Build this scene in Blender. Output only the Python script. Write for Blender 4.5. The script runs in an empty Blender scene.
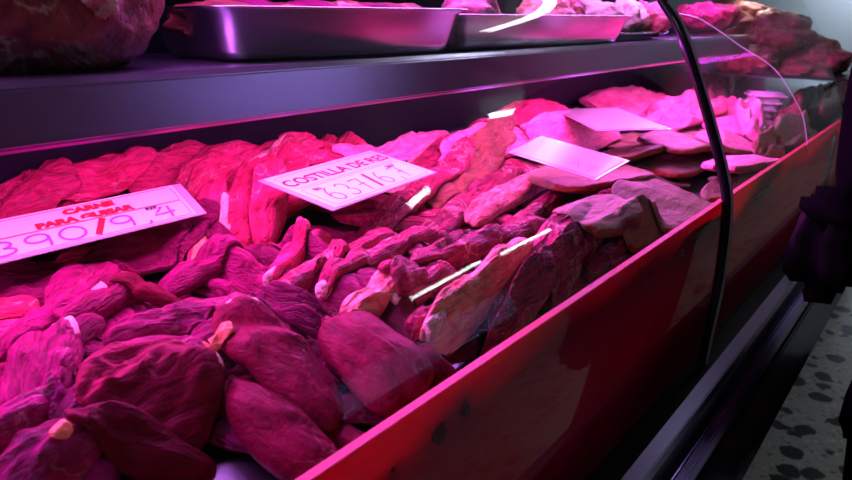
import bpy, bmesh, math, random
import numpy as np
from mathutils import Vector, Matrix
C = bpy.context.scene.collection
PI = math.pi
random.seed(7)

# ------------------------------------------------------------------ camera
ZR = 0.95                                   # height of the top edge of the red front panel
F = 640.0
_px, _py = 564.0, 220.0
pitch = math.atan2(_py, F); yaw = math.atan2(_px, math.hypot(F, _py))
cp, sp, cy, sy = math.cos(pitch), math.sin(pitch), math.cos(yaw), math.sin(yaw)
fw = np.array([-sy*cp, cy*cp, -sp]); rt = np.array([cy, sy, 0.0]); up = np.cross(rt, fw)
EYE = np.array([0.2538, 0.0, ZR+0.27])
def ray(px, py):
    d = fw*F + rt*(px-426) + up*(240-py); return d/np.linalg.norm(d)
def atZ(px, py, z): d = ray(px, py); return EYE + d*((z-EYE[2])/d[2])
def atX(px, py, x): d = ray(px, py); return EYE + d*((x-EYE[0])/d[0])
def atY(px, py, y): d = ray(px, py); return EYE + d*((y-EYE[1])/d[1])
cd = bpy.data.cameras.new('camera'); cam = bpy.data.objects.new('camera', cd); C.objects.link(cam)
cd.sensor_width = 36; cd.lens = F*36/852; cd.clip_start = 0.01; cd.clip_end = 60
M = Matrix(((rt[0], up[0], -fw[0], EYE[0]), (rt[1], up[1], -fw[1], EYE[1]), (rt[2], up[2], -fw[2], EYE[2]), (0, 0, 0, 1)))
cam.matrix_world = M
cd.dof.use_dof = True; cd.dof.focus_distance = 0.75; cd.dof.aperture_fstop = 9.0
bpy.context.scene.camera = cam

# ------------------------------------------------------------------ object helpers
def tag(o, label=None, cat=None, group=None, kind=None):
    if label: o['label'] = label
    if cat: o['category'] = cat
    if group: o['group'] = group
    if kind: o['kind'] = kind
    return o
def empty(name, loc, mat=None):
    o = bpy.data.objects.new(name, None); C.objects.link(o)
    if mat is not None: o.matrix_world = mat
    else: o.location = loc
    o.empty_display_size = 0.03
    return o
def link(name, me, mat, parent=None, smooth=True):
    o = bpy.data.objects.new(name, me); C.objects.link(o)
    if mat: me.materials.append(mat)
    if parent is not None: o.parent = parent
    if smooth and len(me.polygons): me.polygons.foreach_set('use_smooth', [True]*len(me.polygons))
    return o
def from_bm(name, bm, mat, parent=None, smooth=False):
    bmesh.ops.recalc_face_normals(bm, faces=bm.faces[:])
    me = bpy.data.meshes.new(name); bm.to_mesh(me); bm.free()
    return link(name, me, mat, parent, smooth)
def bm_box(bm, lo, hi, bev=0.0):
    lo = Vector(lo); hi = Vector(hi)
    b = bmesh.new(); bmesh.ops.create_cube(b, size=1.0)
    for v in b.verts:
        v.co = Vector([(lo[i]+hi[i])/2 + v.co[i]*(hi[i]-lo[i]) for i in range(3)])
    if bev: bmesh.ops.bevel(b, geom=b.edges[:], offset=bev, segments=2, affect='EDGES')
    me = bpy.data.meshes.new('t'); b.to_mesh(me); b.free(); bm.from_mesh(me); bpy.data.meshes.remove(me)
def box(name, lo, hi, mat, parent=None, bev=0.0):
    bm = bmesh.new(); bm_box(bm, lo, hi, bev); return from_bm(name, bm, mat, parent)
def bm_prism(bm, prof, y0, y1):
    """closed XZ polygon extruded along Y"""
    a = [bm.verts.new((x, y0, z)) for x, z in prof]; b = [bm.verts.new((x, y1, z)) for x, z in prof]
    n = len(prof)
    for i in range(n): bm.faces.new((a[i], a[(i+1) % n], b[(i+1) % n], b[i]))
    bm.faces.new(a[::-1]); bm.faces.new(b)
def prism(name, prof, y0, y1, mat, parent=None, bev=0.0):
    bm = bmesh.new(); bm_prism(bm, prof, y0, y1)
    bmesh.ops.recalc_face_normals(bm, faces=bm.faces[:])
    if bev: bmesh.ops.bevel(bm, geom=bm.edges[:], offset=bev, segments=2, affect='EDGES')
    return from_bm(name, bm, mat, parent)
def bm_tube(bm, pts, rad, n=10, cap=True, flat=1.0):
    pts = [Vector(p) for p in pts]; rings = []
    rads = rad if hasattr(rad, '__len__') else [rad]*len(pts)
    for i, p in enumerate(pts):
        d = (pts[min(i+1, len(pts)-1)] - pts[max(i-1, 0)]).normalized()
        a = d.cross(Vector((0, 0, 1)))
        if a.length < 1e-3: a = d.cross(Vector((1, 0, 0)))
        a.normalize(); b = d.cross(a)
        rings.append([bm.verts.new(p + a*math.cos(2*PI*k/n)*rads[i] + b*math.sin(2*PI*k/n)*rads[i]*flat) for k in range(n)])
    for i in range(len(rings)-1):
        for k in range(n): bm.faces.new((rings[i][k], rings[i][(k+1) % n], rings[i+1][(k+1) % n], rings[i+1][k]))
    if cap: bm.faces.new(rings[0][::-1]); bm.faces.new(rings[-1])
def tube(name, pts, rad, mat, parent=None, n=10):
    bm = bmesh.new(); bm_tube(bm, pts, rad, n); return from_bm(name, bm, mat, parent, True)

# ------------------------------------------------------------------ materials
def new_mat(name):
    m = bpy.data.materials.new(name); m.use_nodes = True; nt = m.node_tree
    for n in list(nt.nodes): nt.nodes.remove(n)
    out = nt.nodes.new('ShaderNodeOutputMaterial')
    return m, nt, out
def nd(nt, t, ins=None, **kw):
    n = nt.nodes.new(t)
    for k, v in kw.items(): setattr(n, k, v)
    for k, v in (ins or {}).items():
        if isinstance(v, bpy.types.NodeSocket): nt.links.new(v, n.inputs[k])
        else: n.inputs[k].default_value = v
    return n
def col(c): return (c[0], c[1], c[2], 1.0)
def simple(name, c, rough=0.5, metal=0.0, spec=0.5, noise=0.0, nscale=40.0, bump=0.0, coat=0.0, stretch=None):
    m, nt, out = new_mat(name)
    tc = nd(nt, 'ShaderNodeTexCoord')
    mp = nd(nt, 'ShaderNodeMapping', {'Vector': tc.outputs['Object'], 'Scale': stretch or (1, 1, 1)})
    nz = nd(nt, 'ShaderNodeTexNoise', {'Vector': mp.outputs[0], 'Scale': nscale, 'Detail': 5.0})
    mx = nd(nt, 'ShaderNodeMix', {'Factor': nz.outputs[0]}, data_type='RGBA')
    mx.inputs[6].default_value = col([max(0, v*(1-noise)) for v in c]); mx.inputs[7].default_value = col([min(1, v*(1+noise)) for v in c])
    p = nd(nt, 'ShaderNodeBsdfPrincipled', {'Base Color': mx.outputs[2], 'Roughness': rough, 'Metallic': metal, 'Specular IOR Level': spec, 'Coat Weight': coat})
    if bump:
        b = nd(nt, 'ShaderNodeBump', {'Height': nz.outputs[0], 'Strength': bump, 'Distance': 0.002}); nt.links.new(b.outputs[0], p.inputs['Normal'])
    nt.links.new(p.outputs[0], out.inputs[0])
    return m
def emit(name, c, s):
    m, nt, out = new_mat(name); e = nd(nt, 'ShaderNodeEmission', {'Color': col(c), 'Strength': s}); nt.links.new(e.outputs[0], out.inputs[0]); return m

def meat(name, dark, light, fat=(0.75, 0.55, 0.5), fat_amt=0.12, fibre=(14, 120, 60), bump=0.5, rough=0.34, fat_scale=26.0, sss=0.12, vary=0.35, spec=0.16):
    m, nt, out = new_mat(name)
    tc = nd(nt, 'ShaderNodeTexCoord'); oi = nd(nt, 'ShaderNodeObjectInfo')
    off = nd(nt, 'ShaderNodeVectorMath', {0: tc.outputs['Object']}, operation='ADD')
    rv = nd(nt, 'ShaderNodeVectorMath', {0: oi.outputs['Random']}, operation='SCALE'); rv.inputs['Scale'].default_value = 3.0
    nt.links.new(rv.outputs[0], off.inputs[1])
    low = nd(nt, 'ShaderNodeTexNoise', {'Vector': off.outputs[0], 'Scale': 18.0, 'Detail': 3.0})
    warp = nd(nt, 'ShaderNodeVectorMath', {0: low.outputs['Color']}, operation='SCALE'); warp.inputs['Scale'].default_value = 0.022
    wv = nd(nt, 'ShaderNodeVectorMath', {0: off.outputs[0], 1: warp.outputs[0]}, operation='ADD')
    mp = nd(nt, 'ShaderNodeMapping', {'Vector': wv.outputs[0], 'Scale': fibre})
    fib = nd(nt, 'ShaderNodeTexNoise', {'Vector': mp.outputs[0], 'Scale': 1.6, 'Detail': 6.0, 'Roughness': 0.62})
    fh = nd(nt, 'ShaderNodeMath', {0: low.outputs[0], 1: 0.6}, operation='MULTIPLY')
    add = nd(nt, 'ShaderNodeMath', {0: fib.outputs[0], 1: 1.3, 2: fh.outputs[0]}, operation='MULTIPLY_ADD')
    r = nd(nt, 'ShaderNodeMapRange', {'Value': add.outputs[0], 'From Min': 0.68, 'From Max': 1.22})
    mx = nd(nt, 'ShaderNodeMix', {'Factor': r.outputs[0]}, data_type='RGBA'); mx.inputs[6].default_value = col(dark); mx.inputs[7].default_value = col(light)
    hv = nd(nt, 'ShaderNodeMapRange', {'Value': oi.outputs['Random'], 'To Min': 1-vary, 'To Max': 1+vary*0.6})
    hs = nd(nt, 'ShaderNodeHueSaturation', {'Color': mx.outputs[2], 'Value': hv.outputs[0]})
    # marbling: thin ridges of a warped noise
    fn = nd(nt, 'ShaderNodeTexNoise', {'Vector': wv.outputs[0], 'Scale': fat_scale, 'Detail': 4.0, 'Distortion': 0.8})
    s1 = nd(nt, 'ShaderNodeMath', {0: fn.outputs[0], 1: 0.5}, operation='SUBTRACT'); s2 = nd(nt, 'ShaderNodeMath', {0: s1.outputs[0]}, operation='ABSOLUTE')
    fr = nd(nt, 'ShaderNodeMapRange', {'Value': s2.outputs[0], 'From Min': 0.0, 'From Max': 0.022, 'To Min': 1.0, 'To Max': 0.0})
    gate = nd(nt, 'ShaderNodeTexNoise', {'Vector': off.outputs[0], 'Scale': 11.0, 'Detail': 2.0})
    gr = nd(nt, 'ShaderNodeMapRange', {'Value': gate.outputs[0], 'From Min': 0.62-fat_amt, 'From Max': 0.72-fat_amt*0.6})
    fm = nd(nt, 'ShaderNodeMath', {0: fr.outputs[0], 1: gr.outputs[0]}, operation='MULTIPLY')
    fm2 = nd(nt, 'ShaderNodeMath', {0: fm.outputs[0], 1: min(1.0, fat_amt*4)}, operation='MULTIPLY')
    cm = nd(nt, 'ShaderNodeMix', {'Factor': fm2.outputs[0], 6: hs.outputs[0]}, data_type='RGBA'); cm.inputs[7].default_value = col(fat)
    gm = nd(nt, 'ShaderNodeMapping', {'Vector': wv.outputs[0], 'Scale': (fibre[0]*0.55, fibre[1]*1.5, fibre[2]*1.5)})
    gn = nd(nt, 'ShaderNodeTexNoise', {'Vector': gm.outputs[0], 'Scale': 1.0, 'Detail': 2.5, 'Distortion': 0.3})
    g1 = nd(nt, 'ShaderNodeMath', {0: gn.outputs[0], 1: 0.5}, operation='SUBTRACT'); g2 = nd(nt, 'ShaderNodeMath', {0: g1.outputs[0]}, operation='ABSOLUTE')
    g3 = nd(nt, 'ShaderNodeMapRange', {'Value': g2.outputs[0], 'From Min': 0.0, 'From Max': 0.07, 'To Min': 0.0, 'To Max': 1.0})
    gk = nd(nt, 'ShaderNodeMapRange', {'Value': g3.outputs[0], 'To Min': 1.0-0.34*min(1.0, bump), 'To Max': 1.08})  # groove shade is put into the colour as well as the bump
    cm = nd(nt, 'ShaderNodeVectorMath', {0: cm.outputs[2], 'Scale': gk.outputs[0]}, operation='SCALE')
    fine = nd(nt, 'ShaderNodeTexNoise', {'Vector': off.outputs[0], 'Scale': 320.0, 'Detail': 2.0})
    h = nd(nt, 'ShaderNodeMath', {0: fine.outputs[0], 1: 0.18}, operation='MULTIPLY')
    h1 = nd(nt, 'ShaderNodeMath', {0: g3.outputs[0], 1: 0.10, 2: fib.outputs[0]}, operation='MULTIPLY_ADD')
    h2 = nd(nt, 'ShaderNodeMath', {0: h.outputs[0], 1: h1.outputs[0]}, operation='ADD')
    b = nd(nt, 'ShaderNodeBump', {'Height': h2.outputs[0], 'Strength': min(1.0, bump*1.6), 'Distance': 0.010})
    rr = nd(nt, 'ShaderNodeMapRange', {'Value': low.outputs[0], 'From Min': 0.3, 'From Max': 0.7, 'To Min': rough-0.08, 'To Max': rough+0.12})
    p = nd(nt, 'ShaderNodeBsdfPrincipled', {'Base Color': cm.outputs[0], 'Roughness': rr.outputs[0], 'Specular IOR Level': spec, 'Normal': b.outputs[0],
        'Subsurface Weight': sss, 'Subsurface Radius': (1.0, 0.25, 0.2), 'Subsurface Scale': 0.006})
    nt.links.new(p.outputs[0], out.inputs[0])
    return m

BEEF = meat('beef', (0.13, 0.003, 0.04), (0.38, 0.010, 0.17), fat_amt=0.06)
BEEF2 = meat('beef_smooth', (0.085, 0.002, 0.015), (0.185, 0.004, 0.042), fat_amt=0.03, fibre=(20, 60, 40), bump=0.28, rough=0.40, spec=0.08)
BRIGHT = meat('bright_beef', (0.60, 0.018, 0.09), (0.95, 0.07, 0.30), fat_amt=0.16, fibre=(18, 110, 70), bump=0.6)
RIB = meat('rib_meat', (0.12, 0.008, 0.03), (0.58, 0.035, 0.16), fat_amt=0.2, fibre=(12, 90, 90), bump=0.7, fat_scale=18)
RIBPINK = meat('rib_pink', (0.75, 0.10, 0.16), (1.0, 0.55, 0.42), fat_amt=0.2, fibre=(25, 60, 60), bump=0.7)
PORK = meat('pork', (0.16, 0.125, 0.08), (0.27, 0.22, 0.14), fat_amt=0.05, fibre=(14, 40, 40), bump=0.22, vary=0.15, spec=0.05)
PORKPINK = meat('pork_pink', (0.85, 0.12, 0.34), (0.98, 0.4, 0.58), fat_amt=0.15, fibre=(14, 60, 60), bump=0.4, vary=0.2)
BROWNMEAT = meat('brown_meat', (0.16, 0.07, 0.04), (0.40, 0.15, 0.10), fat_amt=0.1, fibre=(12, 90, 90), bump=0.35)
DARKBEEF = meat('dark_beef', (0.16, 0.028, 0.04), (0.46, 0.10, 0.11), fat=(0.6, 0.42, 0.4), fat_amt=0.2, fibre=(16, 40, 40), bump=0.4, fat_scale=14)
DULL = meat('dull_meat', (0.13, 0.03, 0.03), (0.34, 0.10, 0.09), fat_amt=0.14, fibre=(12, 50, 50), bump=0.5)
PALE = meat('pale_offal', (0.62, 0.50, 0.40), (0.85, 0.72, 0.62), fat_amt=0.1, fibre=(20, 30, 30), bump=0.5)
FAT = meat('fat', (0.70, 0.42, 0.36), (0.92, 0.72, 0.62), fat_amt=0.05, fibre=(20, 60, 60), bump=0.4, vary=0.1)
ORANGEFAT = meat('orange_fat', (0.75, 0.22, 0.14), (0.92, 0.42, 0.26), fat_amt=0.05, fibre=(20, 60, 60), bump=0.4, vary=0.1)
RIND = meat('rind', (0.14, 0.03, 0.01), (0.36, 0.09, 0.03), fat_amt=0.05, fibre=(20, 60, 60), bump=0.4, vary=0.2)
BONE = meat('bone', (0.75, 0.52, 0.48), (0.95, 0.80, 0.74), fat=(0.5, 0.1, 0.1), fat_amt=0.15, fibre=(60, 60, 60), bump=0.5, vary=0.1)

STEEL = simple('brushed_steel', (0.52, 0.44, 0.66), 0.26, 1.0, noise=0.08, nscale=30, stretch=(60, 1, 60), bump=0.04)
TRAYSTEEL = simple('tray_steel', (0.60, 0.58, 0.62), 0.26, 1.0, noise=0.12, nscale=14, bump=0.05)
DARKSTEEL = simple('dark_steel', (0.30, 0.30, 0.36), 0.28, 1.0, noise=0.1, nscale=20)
BLACK = simple('black_plastic', (0.006, 0.006, 0.007), 0.45, spec=0.15, noise=0.3)
BLACKGLOSS = simple('black_gloss', (0.01, 0.01, 0.012), 0.16, noise=0.3)
NAVY = simple('dark_navy_panel', (0.004, 0.005, 0.012), 0.5, spec=0.1, noise=0.3)
WHITE = simple('white_plastic', (0.85, 0.85, 0.85), 0.35, noise=0.04)
CARD2 = simple('glossy_card', (0.26, 0.32, 0.30), 0.3, noise=0.1, coat=0.2)
CARD = simple('sign_card', (0.62, 0.80, 0.68), 0.42, noise=0.03, coat=0.3)
HOLDER = simple('sign_sleeve', (0.42, 0.45, 0.5), 0.2, noise=0.05, coat=0.6)
REDINK = simple('red_ink', (0.55, 0.02, 0.04), 0.5, noise=0.1)
MAROON = simple('maroon_ink', (0.28, 0.01, 0.05), 0.5, noise=0.1)
BLACKINK = simple('black_ink', (0.03, 0.02, 0.05), 0.5, noise=0.1)
PURPLEINK = simple('purple_ink', (0.26, 0.09, 0.55), 0.5, noise=0.1)
PAINT = simple('wall_paint', (0.30, 0.33, 0.38), 0.7, noise=0.05, nscale=3)
CEIL = simple('ceiling_paint', (0.2, 0.2, 0.22), 0.8, noise=0.05, nscale=3)
CLOTH = simple('black_cloth', (0.004, 0.004, 0.005), 1.0, spec=0.0, noise=0.4, nscale=200, bump=0.3)
LEATHER = simple('black_leather', (0.004, 0.004, 0.005), 0.8, spec=0.05, noise=0.4, nscale=160, bump=0.3)
TROUSER = simple('maroon_trouser_cloth', (0.02, 0.006, 0.007), 0.9, spec=0.1, noise=0.3, nscale=200, bump=0.3)
SKIN = simple('skin', (0.42, 0.22, 0.15), 0.5, noise=0.1)
HAIR = simple('hair', (0.015, 0.01, 0.008), 0.5, noise=0.3, nscale=60)

def red_acrylic():
    m, nt, out = new_mat('red_acrylic')
    p = nd(nt, 'ShaderNodeBsdfPrincipled', {'Base Color': (0.32, 0.002, 0.03, 1), 'Roughness': 0.35, 'Specular IOR Level': 0.1})
    t = nd(nt, 'ShaderNodeBsdfTranslucent', {'Color': (0.9, 0.004, 0.10, 1)})
    tc = nd(nt, 'ShaderNodeTexCoord'); nz = nd(nt, 'ShaderNodeTexNoise', {'Vector': tc.outputs['Object'], 'Scale': 9.0})
    mr = nd(nt, 'ShaderNodeMapRange', {'Value': nz.outputs[0], 'To Min': 0.24, 'To Max': 0.34})
    mx = nd(nt, 'ShaderNodeMixShader', {0: mr.outputs[0], 1: p.outputs[0], 2: t.outputs[0]})
    nt.links.new(mx.outputs[0], out.inputs[0]); return m
RED = red_acrylic(); REDCAP = simple('red_cap', (0.55, 0.01, 0.08), 0.5, noise=0.1)
def glass_mat(name, smear=0.004, refl=0.35):
    m, nt, out = new_mat(name)
    lw = nd(nt, 'ShaderNodeLayerWeight', {'Blend': 0.5})
    pw = nd(nt, 'ShaderNodeMath', {0: lw.outputs['Facing'], 1: 4.0}, operation='POWER')
    fr = nd(nt, 'ShaderNodeMath', {0: pw.outputs[0], 1: refl, 2: 0.05}, operation='MULTIPLY_ADD'); fr.inputs[2].default_value = 0.03
    tr = nd(nt, 'ShaderNodeBsdfTransparent', {'Color': (0.97, 0.985, 0.975, 1)})
    gl = nd(nt, 'ShaderNodeBsdfGlossy', {'Roughness': 0.02})
    mx = nd(nt, 'ShaderNodeMixShader', {0: fr.outputs[0], 1: tr.outputs[0], 2: gl.outputs[0]})
    # greasy smears and specks
    tc = nd(nt, 'ShaderNodeTexCoord')
    nz = nd(nt, 'ShaderNodeTexNoise', {'Vector': tc.outputs['Object'], 'Scale': 9.0, 'Detail': 6.0})
    mr = nd(nt, 'ShaderNodeMapRange', {'Value': nz.outputs[0], 'From Min': 0.45, 'From Max': 0.8, 'To Min': 0.0, 'To Max': smear*3})
    vo = nd(nt, 'ShaderNodeTexVoronoi', {'Vector': tc.outputs['Object'], 'Scale': 55.0})
    vs = nd(nt, 'ShaderNodeMapRange', {'Value': vo.outputs['Distance'], 'From Min': 0.03, 'From Max': 0.07, 'To Min': 0.06, 'To Max': 0.0})
    ad = nd(nt, 'ShaderNodeMath', {0: mr.outputs[0], 1: vs.outputs[0]}, operation='ADD')
    df = nd(nt, 'ShaderNodeBsdfGlossy', {'Roughness': 0.35, 'Color': (0.8, 0.8, 0.8, 1)})
    m2 = nd(nt, 'ShaderNodeMixShader', {0: ad.outputs[0], 1: mx.outputs[0], 2: df.outputs[0]})
    nt.links.new(m2.outputs[0], out.inputs[0]); return m
GLASS = glass_mat('case_glass'); GLASS2 = glass_mat('far_glass', 0.012, 0.22)

def terrazzo():
    m, nt, out = new_mat('terrazzo')
    tc = nd(nt, 'ShaderNodeTexCoord')
    nz = nd(nt, 'ShaderNodeTexNoise', {'Vector': tc.outputs['Object'], 'Scale': 22.0, 'Detail': 2.0})
    ws = nd(nt, 'ShaderNodeVectorMath', {0: nz.outputs['Color']}, operation='SCALE'); ws.inputs['Scale'].default_value = 0.03
    wv = nd(nt, 'ShaderNodeVectorMath', {0: tc.outputs['Object'], 1: ws.outputs[0]}, operation='ADD')
    def chips(scale, lo, hi, thr):
        e = nd(nt, 'ShaderNodeTexVoronoi', {'Vector': wv.outputs[0], 'Scale': scale}, feature='F1')
        c = nd(nt, 'ShaderNodeSeparateColor', {0: e.outputs['Color']})
        sel = nd(nt, 'ShaderNodeMath', {0: c.outputs[0], 1: thr}, operation='LESS_THAN')
        d = nd(nt, 'ShaderNodeMapRange', {'Value': e.outputs['Distance'], 'From Min': lo, 'From Max': hi, 'To Min': 1.0, 'To Max': 0.0})
        return nd(nt, 'ShaderNodeMath', {0: sel.outputs[0], 1: d.outputs[0]}, operation='MULTIPLY').outputs[0], c.outputs[1]
    big, _ = chips(14.0, 0.46, 0.52, 0.48)
    small, sv = chips(60.0, 0.40, 0.48, 0.75)
    base = nd(nt, 'ShaderNodeMix', {'Factor': nz.outputs[0]}, data_type='RGBA'); base.inputs[6].default_value = (0.29, 0.28, 0.23, 1); base.inputs[7].default_value = (0.46, 0.44, 0.37, 1)
    sc = nd(nt, 'ShaderNodeMix', {'Factor': sv}, data_type='RGBA'); sc.inputs[6].default_value = (0.10, 0.10, 0.09, 1); sc.inputs[7].default_value = (0.55, 0.53, 0.48, 1)
    m1 = nd(nt, 'ShaderNodeMix', {'Factor': small, 6: base.outputs[2], 7: sc.outputs[2]}, data_type='RGBA')
    m2 = nd(nt, 'ShaderNodeMix', {'Factor': big, 6: m1.outputs[2]}, data_type='RGBA'); m2.inputs[7].default_value = (0.025, 0.025, 0.023, 1)
    p = nd(nt, 'ShaderNodeBsdfPrincipled', {'Base Color': m2.outputs[2], 'Roughness': 0.32})
    nt.links.new(p.outputs[0], out.inputs[0]); return m
TERRAZZO = terrazzo()

# ------------------------------------------------------------------ noise
def vnoise(x, y, seed):
    x = np.asarray(x, float)+seed*17.31; y = np.asarray(y, float)+seed*9.77
    xi = np.floor(x).astype(np.int64); yi = np.floor(y).astype(np.int64); fx = x-xi; fy = y-yi
    fx = fx*fx*(3-2*fx); fy = fy*fy*(3-2*fy)
    def hsh(a, b):
        n = (a*374761393 + b*668265263 + int(seed)*982451653) & 0x7fffffff
        n = ((n ^ (n >> 13))*1274126177) & 0x7fffffff
        n = n ^ (n >> 16)
        return (n & 0xffff)/65535.0*2-1
    a, b, c, d = hsh(xi, yi), hsh(xi+1, yi), hsh(xi, yi+1), hsh(xi+1, yi+1)
    return (a*(1-fx)+b*fx)*(1-fy) + (c*(1-fx)+d*fx)*fy

# ------------------------------------------------------------------ room
YE = 2.15          # far end of the pink-lit case
EY = 1.67          # glass divider inside it
Y0 = -0.30
def struct(o): o['kind'] = 'structure'; return o
struct(box('floor', (-2.6, -2.5, -0.05), (4.2, 7.0, 0.0), TERRAZZO))
struct(box('wall_back', (-2.6, 7.0, 0.0), (4.2, 7.1, 3.0), PAINT))
struct(box('wall_left', (-2.7, -2.5, 0.0), (-2.6, 7.1, 3.0), PAINT))
DARKPAINT = simple('dark_wall_paint', (0.06, 0.05, 0.08), 0.7, noise=0.1, nscale=3)
struct(box('wall_right', (4.2, -2.5, 0.0), (4.3, 7.1, 3.0), DARKPAINT))
struct(box('wall_front', (-2.6, -2.6, 0.0), (4.2, -2.5, 3.0), DARKPAINT))
struct(box('ceiling', (-2.7, -2.6, 3.0), (4.3, 7.1, 3.06), CEIL))

# ------------------------------------------------------------------ pink-lit display case
GPROF = [(-0.006, -0.29), (-0.004, -0.232), (0.0, -0.15), (-0.001, -0.066), (-0.007, 0.0), (-0.018, 0.04), (-0.032, 0.077), (-0.057, 0.137), (-0.080, 0.189), (-0.112, 0.255), (-0.146, 0.30), (-0.185, 0.35), (-0.245, 0.40), (-0.32, 0.43)]
def smooth_prof(P, n=6):
    out = []
    for i in range(len(P)-1):
        p0 = P[max(i-1, 0)]; p1 = P[i]; p2 = P[i+1]; p3 = P[min(i+2, len(P)-1)]
        for k in range(n):
            t = k/n
            out.append(tuple(0.5*((2*p1[j]) + (-p0[j]+p2[j])*t + (2*p0[j]-5*p1[j]+4*p2[j]-p3[j])*t*t + (-p0[j]+3*p1[j]-3*p2[j]+p3[j])*t**3) for j in (0, 1)))
    out.append(P[-1]); return out
GP = smooth_prof(GPROF)
XR = -0.0125
def deckz(x): return ZR - 0.062 + (XR-np.asarray(x))*0.10
case = empty('display_case', (XR, 0.7, 0)); tag(case, 'long curved glass meat display case with red front panel and dark bumper rail', 'display case')
def P(o):                                    # parent keeping world coordinates
    o.parent = case; o.matrix_parent_inverse = Matrix.Translation((-XR, -0.7, 0)); return o
def sheet(name, prof, y0, y1, mat):
    bm = bmesh.new(); ny = 2
    rows = [[bm.verts.new((x, y0+(y1-y0)*k/(ny-1), ZR+z)) for x, z in prof] for k in range(ny)]
    for a, b in zip(rows[:-1], rows[1:]):
        for i in range(len(prof)-1): bm.faces.new((a[i], b[i], b[i+1], a[i+1]))
    me = bpy.data.meshes.new(name); bm.to_mesh(me); bm.free(); return link(name, me, mat, None, True)
YJ = 1.054
P(sheet('glass_pane', GP, Y0, YJ-0.004, GLASS)); P(sheet('glass_pane', GP, YJ+0.004, YE, GLASS))
# black joint strip; its sheen is modelled as a pale grey bead
def joint(y, w, d, name, mat):
    bm = bmesh.new(); rings = []
    for i, (x, z) in enumerate(GP):
        x0, z0 = GP[max(i-1, 0)]; x1, z1 = GP[min(i+1, len(GP)-1)]
        t = Vector((x1-x0, 0, z1-z0)).normalized(); n = Vector((t.z, 0, -t.x))
        p = Vector((x, y, ZR+z))
        rings.append([bm.verts.new(p + n*a*d + Vector((0, b*w, 0))) for a, b in ((-0.8, -0.8), (-0.8, 0.8), (0.2, 1), (1, 0.55), (1.2, 0), (1, -0.55), (0.2, -1))])
    m = len(rings[0])
    for a, b in zip(rings[:-1], rings[1:]):
        for k in range(m): bm.faces.new((a[k], a[(k+1) % m], b[(k+1) % m], b[k]))
    return from_bm(name, bm, mat, None, True)
P(joint(YJ, 0.0115, 0.006, 'joint_strip', BLACKGLOSS))
P(tube('joint_sheen', [(x+0.0065, YJ+0.003, ZR+z) for x, z in GP], 0.0038, simple('sheen_grey', (0.30, 0.36, 0.36), 0.22, noise=0.1), n=8))
# end glass with rounded outline
EP = [(0.0, -0.02), (-0.008, 0.02), (-0.030, 0.077), (-0.095, 0.162), (-0.18, 0.214), (-0.244, 0.254), (-0.306, 0.281), (-0.45, 0.30)]
EPs = smooth_prof(EP, 5)
bm = bmesh.new()
vs = [bm.verts.new((x-0.004, EY, ZR+z)) for x, z in EPs] + [bm.verts.new((-0.6, EY, ZR+0.30)), bm.verts.new((-0.6, EY, ZR-0.02))]
bm.faces.new(vs); P(from_bm('glass_divider', bm, GLASS2))
GLASSEDGE = simple('glass_edge', (0.75, 0.85, 0.85), 0.2, noise=0.05)
P(tube('divider_edge', [(x-0.004, EY, ZR+z) for x, z in EPs], 0.0009, GLASSEDGE, n=8))
# red panel, bright cut edge
prism_panel = P(prism('red_front_panel', [(XR, ZR), (XR-0.004, ZR), (XR-0.013, ZR-0.05), (XR-0.013, ZR-0.288), (XR-0.009, ZR-0.288), (XR-0.009, ZR-0.05)], Y0, YE, RED))
# deck plate, back wall, carcass
dz0, dz1 = float(deckz(XR-0.02)), float(deckz(-0.60))
P(prism('steel_deck', [(XR-0.02, dz0), (-0.60, dz1), (-0.60, dz1-0.012), (XR-0.02, dz0-0.012)], Y0, YE, DARKSTEEL))
P(box('back_panel', (-0.63, Y0, 0.10), (-0.602, YE, ZR+0.44), NAVY))
P(box('carcass', (-0.60, Y0, 0.10), (-0.06, YE, ZR-0.24), BLACK))
P(box('plinth', (-0.58, Y0+0.02, 0.0), (-0.05, YE-0.02, 0.10), BLACK))
P(box('near_end_panel', (-0.60, Y0-0.02, 0.10), (XR, Y0, ZR+0.0), BLACK))
# front fascia below the glass: rail, recess, bumper, lip
zz = lambda d: ZR+0.27+d
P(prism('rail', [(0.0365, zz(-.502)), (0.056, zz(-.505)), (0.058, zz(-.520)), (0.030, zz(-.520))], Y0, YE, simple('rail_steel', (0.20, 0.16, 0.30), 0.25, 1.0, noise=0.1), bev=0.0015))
P(prism('rail_channel', [(-0.055, zz(-.565)), (0.029, zz(-.565)), (0.029, zz(-.521)), (0.055, zz(-.522)), (0.055, zz(-.60)), (-0.055, zz(-.60))], Y0, YE, BLACK))
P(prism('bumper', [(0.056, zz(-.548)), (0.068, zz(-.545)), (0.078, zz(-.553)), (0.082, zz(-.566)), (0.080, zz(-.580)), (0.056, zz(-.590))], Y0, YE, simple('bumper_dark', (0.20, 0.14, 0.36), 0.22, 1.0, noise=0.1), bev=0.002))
P(prism('lower_lip', [(0.03, zz(-.592)), (0.083, zz(-.590)), (0.112, zz(-.612)), (0.119, zz(-.622)), (0.112, zz(-.64)), (0.03, zz(-.66))], Y0, YE, BLACKGLOSS, bev=0.002))
bd = P(prism('badge_plate', [(0.0945, zz(-.5960)), (0.1085, zz(-.6070)), (0.1070, zz(-.6085)), (0.0930, zz(-.5975))], 0.535, 0.625, WHITE))
for k, (a, b) in enumerate(((0.545, 0.556), (0.566, 0.576), (0.584, 0.590), (0.598, 0.612))):
    o = prism('badge_mark', [(0.0972, zz(-.5977)), (0.1058, zz(-.6045)), (0.1056, zz(-.6049)), (0.0970, zz(-.5981))], a, b, BLACK); o.parent = bd
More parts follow.
